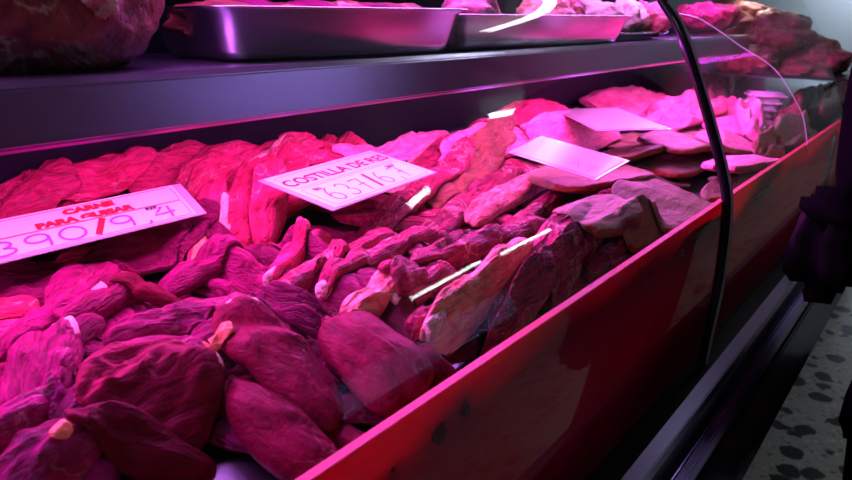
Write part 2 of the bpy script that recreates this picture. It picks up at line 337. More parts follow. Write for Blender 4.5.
# steel upper shelf with rolled front
SX = -0.279
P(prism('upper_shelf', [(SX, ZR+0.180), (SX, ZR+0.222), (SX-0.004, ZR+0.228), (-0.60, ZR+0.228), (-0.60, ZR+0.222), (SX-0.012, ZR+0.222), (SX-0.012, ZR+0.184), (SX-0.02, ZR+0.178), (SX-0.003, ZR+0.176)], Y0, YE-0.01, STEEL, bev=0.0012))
# lamps under the shelf
PINKTUBE = emit('pink_tube', (1.0, 0.10, 0.55), 6.0)
lt = P(tube('lamp_tube', [(-0.325, y, ZR+0.196) for y in (Y0+0.05, 0.5, 1.0, YE-0.08)], 0.011, PINKTUBE, n=12))
# top canopy
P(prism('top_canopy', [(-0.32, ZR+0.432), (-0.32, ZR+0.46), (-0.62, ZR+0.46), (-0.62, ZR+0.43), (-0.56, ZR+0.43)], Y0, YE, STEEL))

def area(name, loc, direction, sx, sy, power, color, xaxis=None):
    l = bpy.data.lights.new(name, 'AREA'); l.shape = 'RECTANGLE'; l.size = sx; l.size_y = sy; l.energy = power; l.color = color
    o = bpy.data.objects.new(name, l); C.objects.link(o)
    z = -Vector(direction).normalized(); x = Vector(xaxis or (0, 1, 0)); x = (x - z*x.dot(z)).normalized(); y = z.cross(x)
    o.matrix_world = Matrix(((x.x, y.x, z.x, loc[0]), (x.y, y.y, z.y, loc[1]), (x.z, y.z, z.z, loc[2]), (0, 0, 0, 1))); return o
area('case_lamp', (-0.33, (Y0+YE)/2, ZR+0.178), (0.75, 0, -1), YE-Y0-0.1, 0.03, 9.0, (1.0, 0.13, 0.78))
area('back_heap_fill', (-0.36, (Y0+YE)/2, ZR+0.172), (-0.45, 0, -1), YE-Y0-0.1, 0.03, 6.0, (1.0, 0.13, 0.72))  # extra light added to brighten the back heap, besides the tube
area('front_heap_fill', (-0.296, (Y0+YE)/2, ZR+0.170), (1, 0, -0.55), YE-Y0-0.1, 0.02, 5.2, (0.74, 0.05, 0.80))  # added low light for brightness and violet sheen on the front heap
area('case_lamp_violet', (-0.34, (Y0+YE)/2, ZR+0.42), (0.55, 0, -1), YE-Y0-0.1, 0.05, 12.0, (0.80, 0.20, 1.0))
area('panel_glow', (XR+0.0022, (Y0+YE)/2, ZR-0.001), (-0.35, 0, -1), YE-Y0-0.02, 0.003, 0.026, (1.0, 0.0, 0.42))  # added light strip imitating a glow from the acrylic edge
area('panel_fill', (-0.056, (Y0+YE)/2, ZR-0.13), (1, 0, 0.25), YE-Y0-0.05, 0.10, 0.20, (1.0, 0.02, 0.30))  # added hidden light that lifts the red of the front panel
P(box('panel_cap', (XR-0.005, Y0, ZR), (XR+0.0038, YE, ZR+0.0016), REDCAP, None, 0.0006))  # trim added over the glow strip, shows as a lit pink line

# ------------------------------------------------------------------ draped pieces of meat
HX0, HX1, HY0, HY1, CELL = -0.60, XR-0.005, -0.12, 3.10, 0.003
gx = np.arange(HX0, HX1+1e-9, CELL); gy = np.arange(HY0, HY1+1e-9, CELL)
GX, GY = np.meshgrid(gx, gy, indexing='ij')
H = deckz(GX).copy()
DECK = H.copy()
def sstep(a, b, x): t = np.clip((x-a)/(b-a), 0, 1); return t*t*(3-2*t)
# rough level of the displayed meat: low at the glass, rising to the back
ENV = ZR + 0.006 + (XR-GX)*0.060 + 0.042*sstep(0.42, 0.56, -GX)
ENV += 0.030*sstep(0.38, 0.50, -GX)*sstep(1.05, 1.25, GY)
ENV += 0.008*sstep(-0.10, -0.02, GX) + 0.014*sstep(-0.20, -0.08, GX)*sstep(0.46, 0.56, GY)*(1-sstep(0.95, 1.1, GY))
ENV -= 0.030*sstep(0.30, 0.40, -GX)*(1-sstep(0.44, 0.52, GY))*(1-sstep(0.49, 0.54, -GX))
def Hs(x, y, A=None):
    A = H if A is None else A
    i = np.clip((np.asarray(x)-HX0)/CELL, 0, len(gx)-1.001); j = np.clip((np.asarray(y)-HY0)/CELL, 0, len(gy)-1.001)
    i0 = i.astype(int); j0 = j.astype(int); a = i-i0; b = j-j0
    return (A[i0, j0]*(1-a)+A[i0+1, j0]*a)*(1-b) + (A[i0, j0+1]*(1-a)+A[i0+1, j0+1]*a)*b
def blur(A, k):
    if k < 1: return A
    for ax in (0, 1):
        for _ in range(2):
            pad = [(0, 0), (0, 0)]; pad[ax] = (k+1, k)
            c = np.cumsum(np.pad(A, pad, mode='edge'), axis=ax)
            n = A.shape[ax]
            A = (np.take(c, np.arange(2*k+1, 2*k+1+n), axis=ax) - np.take(c, np.arange(0, n), axis=ax))/(2*k+1)
    return A
def dil(A, k=1):
    P_ = np.pad(A, k, mode='edge'); B = A.copy(); n, m = A.shape
    for dx in range(2*k+1):
        for dy in range(2*k+1): B = np.maximum(B, P_[dx:dx+n, dy:dy+m])
    return B
def hit(px, py, lift):
    d = ray(px, py); t = 0.25
    prev = None
    while t < 5:
        p = EYE + d*t
        if p[0] < HX0: return EYE + d*t
        if p[0] < HX1+0.02 and p[2] < float(Hs(p[0], p[1]))+lift: return p
        t += 0.003
    return atZ(px, py, ZR+0.03)

def piece(name, cx, cy, L, W, T, rot, mat, seed, shape='chunk', part=None, stiff=0.45, nr=18, nt=64, lift=0.0, tilt=0.0, sink=0.0, rise=0.0):
    """One lump that lies on whatever is below it. cx,cy world; L,W,T metres."""
    global H
    n_out, p_top, rim, lump, fold = dict(chunk=(2.4, 3.0, 0.40, 0.10, 0.0026), smooth=(2.5, 3.0, 0.40, 0.05, 0.0008), bar=(4.0, 5.0, 0.35, 0.10, 0.0022),
        slice=(3.6, 26.0, 0.5, 0.06, 0.0005), strip=(3.0, 3.5, 0.4, 0.18, 0.0030), fold=(2.6, 3.0, 0.4, 0.22, 0.0026))[shape]
    ca, sa = math.cos(rot), math.sin(rot)
    def outline(th):
        c, s = np.abs(np.cos(th)), np.abs(np.sin(th))
        r = (c**n_out + s**n_out)**(-1.0/n_out)
        am = dict(chunk=0.17, smooth=0.12, bar=0.07, slice=0.10, strip=0.16, fold=0.18)[shape]
        return r*(1 + am*vnoise(np.cos(th)*1.3+5, np.sin(th)*1.3, seed) + am*0.5*vnoise(np.cos(th)*3.1+9, np.sin(th)*3.1, seed+3))
    # neighbourhood grid
    R = 0.75*max(L, W)+0.02
    i0, i1 = max(0, int((cx-R-HX0)/CELL)), min(len(gx), int((cx+R-HX0)/CELL)+2)
    j0, j1 = max(0, int((cy-R-HY0)/CELL)), min(len(gy), int((cy+R-HY0)/CELL)+2)
    if i1-i0 < 4 or j1-j0 < 4: return None
    hs = H[i0:i1, j0:j1]; X = GX[i0:i1, j0:j1]; Y = GY[i0:i1, j0:j1]
    u = ((X-cx)*ca+(Y-cy)*sa)/(L/2); v = (-(X-cx)*sa+(Y-cy)*ca)/(W/2)
    bend = 0.18*math.sin(seed*1.7)
    v2 = v - bend*(u*u-0.4)
    rho = np.hypot(u, v2)/outline(np.arctan2(v2, u)); ins = rho < 1.0
    if ins.sum() < 6: return None
    A = np.c_[X[ins]-cx, Y[ins]-cy, np.ones(ins.sum())]
    sol, *_ = np.linalg.lstsq(A, hs[ins], rcond=None)
    plane = sol[0]*(X-cx)+sol[1]*(Y-cy)+sol[2]
    k = max(1, int(W*0.14/CELL))
    hb = blur(hs, k)
    B = stiff*plane+(1-stiff)*hb
    pen = (hs-B)[ins]
    B = B + max(0.0, float(np.percentile(pen, 88))*0.85) + lift
    B = np.minimum(B, ENV[i0:i1, j0:j1] - T*0.55 + lift - sink)
    if rise: B = B + rise*np.clip(v2+0.2, 0, 1.3)
    cl = dil(hs)+0.0006
    clb = blur(cl, max(1, int(W*0.20/CELL)))
    cosr, sinr = ca, sa
    def surf(uu, vv, rr, xx, yy, Bv, clv, cbv):
        q = np.clip(rr, 0, 1)
        th = np.arctan2(vv, uu)
        um, vm = uu*L/2, vv*W/2
        lo = Bv + T*rim*q**6
        body = T*(rim+(1-rim)*np.sqrt(np.clip(1-q**p_top, 0, 1)))
        fade = np.sqrt(np.clip(1-q**4, 0, 1))
        body = body + fade*T*lump*(vnoise(um*28, vm*28, seed+1)+0.5*vnoise(um*60, vm*60, seed+2))
        if shape == 'fold':
            body = body + fade*T*0.5*np.sin(vv*4.2+seed+2.0*vnoise(um*18, vm*5, seed+5))
        det = fade*fold*(1.15*(1-2*np.abs(vnoise(um*20+1.2*vnoise(um*30, vm*30, seed+8), vm*130+1.5*vnoise(um*35, vm*20, seed+9), seed+4)))+0.5*vnoise(um*70, vm*300, seed+11))
        body = np.maximum(body, T*rim*np.clip(1.0, 0, 1))
        bot = np.maximum(lo, clv)
        top = np.maximum(Bv+body, cbv + 0.36*body) + det
        top = np.maximum(top, bot+0.0001)
        return bot, top
    # mesh
    t = np.linspace(0, 1, nr+1)[1:]; rr = 1-(1-t)**1.8
    th = np.linspace(0, 2*PI, nt, endpoint=False)
    RR, TH = np.meshgrid(rr, th, indexing='ij'); O = outline(TH)
    U = RR*O*np.cos(TH); V2 = RR*O*np.sin(TH); V = V2 + bend*(U*U-0.4)
    XX = cx + U*L/2*ca - V*W/2*sa; YY = cy + U*L/2*sa + V*W/2*ca
    xcl = np.clip(XX, HX0+0.002, HX1-0.0005)
    yhi = EY-0.004 if cy < EY else (YE-0.004 if cy < YE else 9); ylo = YE+0.014 if cy > YE else (EY+0.004 if cy > EY else -9)
    YY = np.clip(YY, ylo, yhi)
    Bv = Hs(xcl, YY, _emb(B, i0, i1, j0, j1)) ; cv = Hs(xcl, YY, _emb(cl, i0, i1, j0, j1)); cbv = Hs(xcl, YY, _emb(clb, i0, i1, j0, j1))
    bot, top = surf(U, V2, RR, xcl, YY, Bv, cv, cbv)
    rimz = bot[-1]; top[-1] = np.maximum(top[-1], rimz)
    b0 = Hs(np.array([cx]), np.array([cy]), _emb(B, i0, i1, j0, j1)); c0 = Hs(np.array([cx]), np.array([cy]), _emb(cl, i0, i1, j0, j1))
    bc, tcn = surf(np.zeros(1), np.zeros(1), np.zeros(1), np.array([cx]), np.array([cy]), b0, c0, c0)
    tz = float(tcn[0]); bz = float(bc[0]); oz = bz
    verts = [(cx, cy, tz)]
    for i in range(nr):
        for j in range(nt): verts.append((xcl[i, j], YY[i, j], top[i, j] if i < nr-1 else 0.5*(top[i, j]+bot[i, j])))
    nb = len(verts)
    for i in range(nr-1):
        for j in range(nt): verts.append((xcl[i, j], YY[i, j], bot[i, j]))
    verts.append((cx, cy, bz))
    ti = lambda i, j: 1+i*nt+(j % nt)
    bi = lambda i, j: nb+i*nt+(j % nt) if i < nr-1 else ti(nr-1, j)
    faces, info = [], []
    for j in range(nt):
        faces.append((0, ti(0, j), ti(0, j+1))); info.append((0.0, th[j], 1))
        faces.append((len(verts)-1, bi(0, j+1), bi(0, j))); info.append((0.0, th[j], 0))
        for i in range(nr-1):
            faces.append((ti(i, j), ti(i+1, j), ti(i+1, j+1), ti(i, j+1))); info.append((rr[i], th[j], 1))
            faces.append((bi(i, j), bi(i, j+1), bi(i+1, j+1), bi(i+1, j))); info.append((rr[i], th[j], 0))
    # local frame: x along the length
    Mi = Matrix.LocRotScale(Vector((cx, cy, oz)), Matrix.Rotation(rot, 3, 'Z').to_quaternion(), None)
    loc = [((x-cx)*ca+(y-cy)*sa, -(x-cx)*sa+(y-cy)*ca, z-oz) for x, y, z in verts]
    sel = np.zeros(len(faces), bool)
    if part and part[0] in ('fat_edge', 'rind', 'fat_cap'):
        a0, wdt, rmin = part[2], part[3], part[4]
        for f, (r_, t_, top_) in enumerate(info):
            dd = abs((t_-a0+PI) % (2*PI)-PI)
            edge = wdt*(1+0.3*math.sin(t_*5+seed))
            if dd < edge and r_ >= rmin + 0.12*float(vnoise(t_*3, seed*0.3, seed+6))*(0 if part[0] == 'rind' else 1): sel[f] = True
    def mk(nm, fs, m, par):
        ids = sorted({a for f in fs for a in f}); mpx = {a: k_ for k_, a in enumerate(ids)}
        me = bpy.data.meshes.new(nm); me.from_pydata([loc[a] for a in ids], [], [tuple(mpx[a] for a in f) for f in fs]); me.update()
        return link(nm, me, m, par, True)
    o = mk(name, [f for f, s in zip(faces, sel) if not s], mat, None); o.matrix_world = Mi
    if sel.any(): mk(part[0], [f for f, s in zip(faces, sel) if s], part[1], o)
    if part and part[0] == 'bone':
        # oval bone whose cut end pokes out of the end of the bar
        bm = bmesh.new(); s = part[2]; end = s*L/2*0.93; zc = T*0.55 + float(Hs(cx+end*ca, cy+end*sa, _emb(B, i0, i1, j0, j1)))-oz
        bm_tube(bm, [(end-s*0.02, 0, zc), (end, 0, zc), (end+s*0.006, 0, zc), (end+s*0.008, 0, zc)], [W*0.28, W*0.28, W*0.26, W*0.2], 14, True, 0.75*T/W*1.6)
        from_bm('bone', bm, part[1], o, True)
    # raise the height field
    bt, tp = surf(u, v2, rho, X, Y, B, cl, clb)
    H[i0:i1, j0:j1] = np.where(ins, np.maximum(hs, tp), hs)
    return o
_E = {}
def _emb(B, i0, i1, j0, j1):
    A = _E.get('a')
    if A is None: A = _E['a'] = np.zeros_like(H)
    n, m = B.shape; q = 12
    a0, a1, b0, b1 = max(0, i0-q), min(len(gx), i1+q), max(0, j0-q), min(len(gy), j1+q)
    A[a0:a1, b0:b1] = np.pad(B, ((i0-a0, a1-i1), (j0-b0, b1-j1)), mode='edge')
    return A

def put(name, px, py, Lp, Wp, ang, T, mat, label, cat, group=None, shape='chunk', part=None, seed=None, hi=False, lift=0.0, stiff=0.45, tilt=0.0, rise=0.0, ws=0.92):
    a = math.radians(ang); put.n += 1; s = put.n if seed is None else seed
    c = hit(px, py, T*0.55); zc = c[2]
    dx, dy = math.cos(a), -math.sin(a)
    dist = float(np.linalg.norm(c-EYE)); tpx = T*F/dist*0.75
    Ws = max(Wp*0.45, Wp-tpx)
    e0 = atZ(px-dx*Lp/2, py-dy*Lp/2, zc); e1 = atZ(px+dx*Lp/2, py+dy*Lp/2, zc)
    s0 = atZ(px-dy*Ws/2, py+dx*Ws/2, zc); s1 = atZ(px+dy*Ws/2, py-dx*Ws/2, zc)
    U_, S_, _v = np.linalg.svd(np.c_[(e1-e0)[:2], (s1-s0)[:2]])
    ehat = (e1-e0)[:2]/np.linalg.norm((e1-e0)[:2])
    k = 0 if abs(ehat @ U_[:, 0])*1.25 >= abs(ehat @ U_[:, 1]) else 1
    ax = U_[:, k]; L = float(S_[k])*0.97; W = float(S_[1-k])*ws
    if ax @ ehat < 0: ax = -ax
    W = max(W, 0.010)
    o = piece(name, float(c[0]), float(c[1]), L, W, T, math.atan2(ax[1], ax[0]), mat, s, shape, part, stiff=stiff, nr=26 if hi else 16, nt=100 if hi else 60, lift=lift, tilt=tilt, rise=rise)
    if o is None: print('SKIPPED', label); return None
    tag(o, label, cat, group)
    return o
put.n = 0

# ---- steel trays at the back of the deck (before the meat goes in)
def make_tray(name, x0, x1, y0, y1, z0, h, label, group=None, flare=0.012, rc=0.03, mat=TRAYSTEEL, lip=0.008, tilt=0.0):
    def ring(off, z):
        pts = []
        a0, a1, b0, b1 = x0-off, x1+off, y0-off, y1+off
        for cx_, cy_, s in ((a1-rc, b1-rc, 0), (a0+rc, b1-rc, 1), (a0+rc, b0+rc, 2), (a1-rc, b0+rc, 3)):
            for k in range(7):
                t = (s+k/6)*PI/2; pts.append((cx_+rc*math.cos(t), cy_+rc*math.sin(t), z))
        return pts
    prof = [(-0.010, z0), (-0.002, z0+0.003), (flare*0.25, z0+0.012), (flare, z0+h-0.004), (flare+lip, z0+h), (flare+lip+0.001, z0+h+0.002), (flare+lip-0.001, z0+h+0.003), (flare-0.001, z0+h), (flare*0.25-0.0015, z0+0.013), (-0.003, z0+0.005), (-0.011, z0+0.002)]
    bm = bmesh.new(); R = [[bm.verts.new(p) for p in ring(o, z)] for o, z in prof]; n = len(R[0])
    for a, b in zip(R[:-1], R[1:]):
        for k in range(n): bm.faces.new((a[k], a[(k+1) % n], b[(k+1) % n], b[k]))
    bm.faces.new(R[0][::-1]); bm.faces.new(R[-1])
    o = from_bm(name, bm, mat, None, True)
    tag(o, label, 'tray', group); return o
# ================================================================== things inside the case
BLOCK = []
def rest_tray(x0, x1, y0, y1, label):
    z0 = float(deckz(x0))+0.001
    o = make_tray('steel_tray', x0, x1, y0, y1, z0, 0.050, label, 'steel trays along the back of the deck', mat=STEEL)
    m = (GX > x0-0.03) & (GX < x1+0.03) & (GY > y0-0.03) & (GY < y1+0.03)
    H[m] = np.maximum(H[m], z0+0.054)
rest_tray(-0.565, -0.475, 0.76, 0.98, 'empty steel tray at the back, the one nearer the slab of bright red beef')
rest_tray(-0.565, -0.475, 1.04, 1.30, 'empty steel tray at the back, the one nearer the white light streak')

# ---- under-layers that show only through gaps
def filler(n, x0, x1, y0, y1, L, W, T, mats, name, label, cat, group, rot0, rv, shape='chunk'):
    for k in range(n):
        fx, fy = random.random(), (k+random.random())/n
        put.n += 1
        o = piece(name, x0+(x1-x0)*fx, y0+(y1-y0)*fy, L*random.uniform(.8, 1.2), W*random.uniform(.8, 1.2), T*random.uniform(.8, 1.1), rot0+random.uniform(-rv, rv), random.choice(mats), put.n, shape, nr=12, nt=44, sink=0.012)
        if o: tag(o, label, cat, group)
filler(34, -0.38, -0.03, 0.02, 0.56, .11, .07, .020, [BEEF], 'stewing_beef_chunk', 'stewing beef chunk mostly buried beneath the larger cuts of its heap', 'meat', 'buried stewing beef chunks', 0.9, 0.7)
filler(16, -0.56, -0.40, 0.15, 0.72, .12, .06, .024, [BRIGHT], 'beef_trimming', 'bright red beef trimming buried under the back heap', 'meat', 'buried beef trimmings', 0.8, 0.6, 'strip')
filler(18, -0.44, -0.05, 0.56, 1.05, .15, .05, .020, [RIB], 'beef_rib', 'beef rib buried under the rib pile', 'meat', 'buried beef ribs', 1.0, 0.4, 'bar')
filler(24, -0.52, -0.04, 1.02, 2.10, .13, .08, .012, [PORK], 'pork_slice', 'pale pork slice buried under the slice pile', 'meat', 'buried pork slices', 0.9, 0.5, 'slice')

RB = 'beef trimming'
G_BACK = 'bright red beef trimmings at the back'
for a in [
 (120, 168, 150, 34, 8, .040, 'long pinkish red beef strip on the back heap, just under the shelf edge'),
 (40, 185, 130, 34, 10, .034, 'bright red beef strip at the left end behind the first price sign'),
 (172, 150, 100, 30, 6, .040, 'dark pink beef lump highest on the back heap under the shelf'),
 (205, 142, 80, 20, 8, .030, 'small pink beef strip in front of the dark back panel'),
 (180, 172, 120, 26, 6, .030, 'flat beef strip with pale streak above the right corner of the first sign'),
 (105, 190, 120, 26, 10, .030, 'red fibrous beef strip whose front is hidden by the first sign'),
 (30, 206, 110, 24, 10, .030, 'red shredded beef piece just above the heading of the first sign'),
 (230, 165, 110, 26, 14, .034, 'pink streaked beef strip between the two large signs'),
 ]:
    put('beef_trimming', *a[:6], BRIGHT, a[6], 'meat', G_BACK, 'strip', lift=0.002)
put('beef_slab', 290, 152, 170, 44, 12, .040, BRIGHT, 'large bright red beef slab behind the rib price sign', 'meat', None, 'strip', hi=True)
put('beef_slab', 318, 140, 80, 22, 4, .030, BRIGHT, 'short folded red beef slab on top of the large slab under the shelf', 'meat', None, 'strip')
put('beef_slab', 262, 172, 120, 26, 16, .030, BRIGHT, 'red beef slab with white fat line left of the rib price sign', 'meat', None, 'strip', ('fat_edge', FAT, 1.2, 0.7, 0.6))
G_UP = 'upright beef blocks between the signs'
for a in [
 (207, 206, 52, 40, 25, .060, 'upright beef block with orange fat top beside the corner of the first sign', ('fat_cap', ORANGEFAT, 4.0, 1.1, 0.45)),
 (240, 206, 48, 40, 25, .062, 'tall red beef block in the middle of the upright blocks', ('fat_cap', FAT, 2.2, 0.6, 0.5)),
 (272, 206, 48, 36, 30, .055, 'pink upright beef block under the left corner of the rib sign', None),
 ]:
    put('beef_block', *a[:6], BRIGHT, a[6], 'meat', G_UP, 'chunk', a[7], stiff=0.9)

# ---- stewing beef heap
G_ST = 'stewing beef chunks in the front heap'
for a in [
 (30, 276, 120, 42, 8, .034, 'purple beef chunk under the left end of the first sign', BEEF, 'chunk', None),
 (8, 304, 60, 26, 8, .028, 'small rounded bright red beef chunk at the left edge below the sign', BRIGHT, 'smooth', None),
 (250, 248, 100, 32, -20, .028, 'beef chunk sloping away from the right corner of the first sign', BEEF, 'chunk', None),
 (128, 248, 60, 26, 8, .030, 'small beef chunk tucked under the lower edge of the first sign', BEEF, 'chunk', None),
 (82, 270, 80, 36, 18, .036, 'beef chunk with a flat cut end facing the glass, below the printed zero', BEEF, 'chunk', ('fat_edge', FAT, 4.5, 0.35, 0.80)),
 (178, 245, 84, 46, 5, .052, 'domed curled beef chunk just below the right half of the first sign', BEEF, 'fold', None),
 (138, 268, 120, 30, 12, .030, 'broad wrinkled beef chunk left of the domed one', BEEF, 'fold', None),
 (240, 282, 120, 36, -6, .030, 'soft beef chunk in the middle of the heap with violet sheen', BEEF, 'fold', None),
 (198, 272, 95, 20, 12, .030, 'thin twisted beef strip with bright red edge under the domed chunk', BEEF, 'strip', None),
 (45, 312, 130, 40, 26, .034, 'long beef chunk slanting up from the left edge of the heap', BEEF, 'chunk', None),
 (105, 297, 100, 34, 24, .034, 'grainy beef chunk between the slanting left pieces', BEEF, 'chunk', None),
 (158, 302, 90, 22, 6, .024, 'smooth thin dark-edged beef chunk lying over the long grained one', BEEF2, 'smooth', None),
 (318, 276, 100, 44, -14, .040, 'rounded violet beef chunk nearest the rib pile', BEEF, 'fold', None),
 (398, 322, 150, 50, -36, .034, 'large sloping beef chunk along the right edge of the heap', BEEF2, 'smooth', None),
 (322, 300, 115, 42, -6, .034, 'beef chunk with a dark hollow side behind the big smooth one', BEEF, 'chunk', None),
 (200, 318, 155, 44, 14, .038, 'long beef chunk with strong grain across the middle of the heap', BEEF, 'chunk', None),
 (264, 332, 105, 48, -8, .040, 'round smooth beef chunk with bright rim right of the long grained one', BEEF2, 'smooth', None),
 (70, 335, 90, 30, 30, .030, 'narrow beef chunk above the wide violet one', BEEF, 'chunk', None),
 (300, 318, 90, 30, -12, .030, 'low beef chunk between the round smooth one and the ribs', BEEF, 'fold', None),
 (230, 306, 90, 24, 8, .028, 'ridged beef strip behind the round smooth chunk', BEEF, 'strip', None),
 (160, 338, 120, 26, 10, .028, 'beef strip along the near side of the long grained chunk', BEEF, 'strip', None),
 (150, 360, 138, 46, 12, .036, 'knobbly beef chunk with an orange fat end in the middle', BEEF, 'chunk', ('fat_edge', ORANGEFAT, 0.2, 0.35, 0.8)),
 (440, 378, 64, 28, -20, .024, 'small beef chunk against the red panel below the ribs', BEEF2, 'chunk', None),
 (44, 366, 104, 78, 24, .036, 'wide violet beef chunk with a pale fat edge at the left', BEEF, 'chunk', ('fat_edge', FAT, 5.6, 0.55, 0.86)),
 (62, 396, 50, 34, 50, .030, 'small dark beef chunk wedged under the wide violet one', BEEF, 'chunk', None),
 (22, 425, 90, 46, 26, .034, 'beef chunk in shadow at the lower left edge', BEEF, 'chunk', None),
 (98, 415, 84, 54, 28, .034, 'slanting violet beef chunk left of the big angular one', BEEF, 'chunk', None),
 (225, 395, 80, 34, 20, .030, 'beef chunk filling the gap in front of the orange scrap', BEEF2, 'chunk', None),
 (44, 462, 130, 60, 24, .036, 'dark purple beef chunk in the bottom left corner', BEEF, 'chunk', None),
 (352, 446, 90, 44, -20, .030, 'small dark beef chunk pressed into the corner by the red panel', BEEF2, 'smooth', None),
 (415, 402, 90, 36, -28, .026, 'flat beef chunk against the red panel below the largest smooth one', BEEF2, 'smooth', None),
 (162, 428, 150, 84, 20, .042, 'big angular beef chunk with a red ridge at the bottom centre', BEEF2, 'chunk', ('fat_edge', FAT, 6.1, 0.25, 0.84)),
 (150, 474, 130, 50, 10, .034, 'smooth beef chunk cut off by the bottom edge of the picture', BEEF2, 'smooth', None),
 (282, 382, 124, 70, -14, .038, 'beef chunk with a pale fat seam in front of the round smooth one', BEEF2, 'smooth', ('fat_edge', FAT, 2.6, 0.35, 0.86)),
 (286, 438, 136, 74, -18, .040, 'wide dark beef chunk closest to the glass at the bottom', BEEF2, 'smooth', None),
 (372, 374, 112, 86, -12, .044, 'largest smooth rounded beef chunk right of the front centre', BEEF2, 'smooth', None),
 ]:
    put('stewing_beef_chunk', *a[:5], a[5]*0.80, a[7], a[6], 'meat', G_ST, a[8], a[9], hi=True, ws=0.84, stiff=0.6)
for a in [(222, 350, 26, 16, 12, .010, 'small orange fat scrap on the heap left of the round smooth chunk', ORANGEFAT), (60, 430, 22, 10, 30, .008, 'tiny pale fat scrap at the lower left of the heap', ORANGEFAT)]:
    put('fat_scrap', *a[:6], a[7], a[6], 'meat', None, 'chunk')

# ---- pieces behind the ribs
G_MID = 'pink meat strips behind the ribs'
for a in [
 (400, 146, 110, 22, 14, .030, 'pink meat strip in front of the steel trays', PORKPINK),
 (440, 160, 120, 22, 20, .030, 'brownish pink meat strip right of the rib price sign', RIBPINK),
 (470, 140, 120, 20, 16, .030, 'dark streaked meat strip under the white light streak', RIB),
 (505, 128, 110, 20, 16, .030, 'bright pink meat strip left of the pale folded pieces', PORKPINK),
 (535, 138, 120, 18, 16, .030, 'red edged meat strip behind the glossy blank sign', PORKPINK),
 (560, 112, 110, 20, 8, .034, 'pink folded meat piece under the shelf, left half', PORKPINK),
 (520, 104, 100, 18, 8, .034, 'red meat piece just under the bright shelf edge', BRIGHT),
 (600, 96, 90, 20, 6, .036, 'hot pink rounded meat piece at the back left of the black joint', PORKPINK),
 (640, 100, 100, 26, 8, .040, 'pale lilac pink meat fold in front of the joint strip', PORKPINK),
 (575, 140, 100, 18, 14, .026, 'long pink meat strip beside the long sign', PORKPINK),
 (480, 170, 90, 22, 24, .026, 'brown dry looking meat strip right of the rib price sign', BROWNMEAT),
 ]:
    put('meat_strip', *a[:6], a[7], a[6], 'meat', G_MID, 'strip')

# ---- ribs
G_RIB = 'beef ribs in the middle pile'
for a in [
 (425, 195, 120, 22, 26, .028, 'beef rib just below the right corner of the rib sign', RIB, 1),
 (300, 232, 80, 22, 34, .030, 'short beef rib with an orange cut end left of the pile', BRIGHT, -1),
 (340, 236, 140, 26, 24, .036, 'long purple beef rib under the front edge of the rib sign', RIB, 0),
 (480, 192, 110, 26, 34, .030, 'beef rib with pale membrane near the glossy sign', RIB, 0),
 (395, 240, 150, 28, 26, .036, 'long beef rib with a dark sunken side in the middle of the pile', RIB, -1),
 (520, 190, 100, 24, 30, .030, 'short red beef rib under the glossy blank sign', RIBPINK, 0),
 (385, 276, 90, 32, 18, .034, 'pale pink beef rib piece at the left end of the pile', RIBPINK, 0),
 (450, 246, 130, 26, 34, .034, 'grainy violet beef rib in the centre of the pile', RIB, 0),
 (545, 210, 100, 26, 32, .032, 'beef rib next to the pork slices', RIB, 0),
 (430, 288, 80, 34, 26, .036, 'beef rib with a round pale bone in its cut face', RIB, -1),
 (490, 258, 150, 26, 28, .032, 'long thin beef rib with white sinew', RIB, 0),
 (470, 300, 130, 34, 34, .036, 'dark beef rib behind the pink fatty rib', RIB, 0),
 (583, 240, 84, 50, 34, .040, 'meaty beef rib lump close to the pork slices', RIB, 0),
 (545, 266, 110, 56, 42, .040, 'thick beef rib with ragged meat above the red panel', RIB, 0),
 (617, 258, 70, 26, 38, .030, 'sausage shaped beef rib end against the red panel', RIB, 1),
 (560, 290, 60, 26, 40, .026, 'dark small beef rib resting on the red panel edge', RIB, 0),
 (520, 318, 90, 30, 38, .034, 'dark rib lying along the red panel edge under the pink fatty one', RIB, 0),
 (455, 352, 50, 24, 30, .028, 'short dark rib end in the corner between front heap and red panel', RIB, 0),
 (484, 306, 130, 36, 38, .046, 'pink fatty beef rib pointing at the front heap', RIBPINK, -1),
 ]:
    put('beef_rib', *a[:5], a[5]*0.85, a[7], a[6], 'meat', G_RIB, 'bar', ('bone', BONE, a[8]) if a[8] else None, hi=True, stiff=0.75)

# ---- pork slices with rind
G_PK = 'pork slices with brown rind'
for a in [
 (640, 238, 50, 22, 30, .016, 'corner of a pork slice beside the sausage shaped rib', PORK),
 (665, 212, 100, 44, 4, .022, 'largest pork slice next to the red panel', PORK),
 (600, 214, 80, 36, 8, .020, 'square pork slice behind the meaty rib lump', PORK),
 (597, 184, 110, 34, 6, .022, 'pork slice right of the glossy blank sign with wavy rind', PORK),
 (735, 182, 60, 20, 20, .018, 'small pork slice between joint strip and red panel', PORK),
 (680, 168, 90, 28, 8, .020, 'pork slice with thick brown rind left of the joint strip', PORK),
 (745, 164, 70, 22, 10, .020, 'pork slice at the foot of the far glass end', PORKPINK),
 (630, 152, 100, 24, 10, .020, 'pork slice lying under the long sign', PORK),
 (690, 148, 90, 24, 8, .020, 'pork slice under the far edge of the long sign', PORK),
 (740, 146, 80, 20, 8, .022, 'thin pink pork slice right of the joint strip', PORKPINK),
 (745, 128, 70, 20, 8, .024, 'pink pork slice behind the far end, right of the joint strip', PORKPINK),
 ]:
    put('pork_slice', *a[:6], a[7], a[6], 'meat', G_PK, 'slice', ('rind', RIND, 4.6, 1.25, 0.93), hi=True, stiff=0.85, rise=0.006, ws=1.1)
put('curled_pork_piece', 716, 86, 46, 34, 30, .060, PORKPINK, 'curled pale pink pork piece standing right of the joint strip', 'meat', None, 'fold', hi=True)
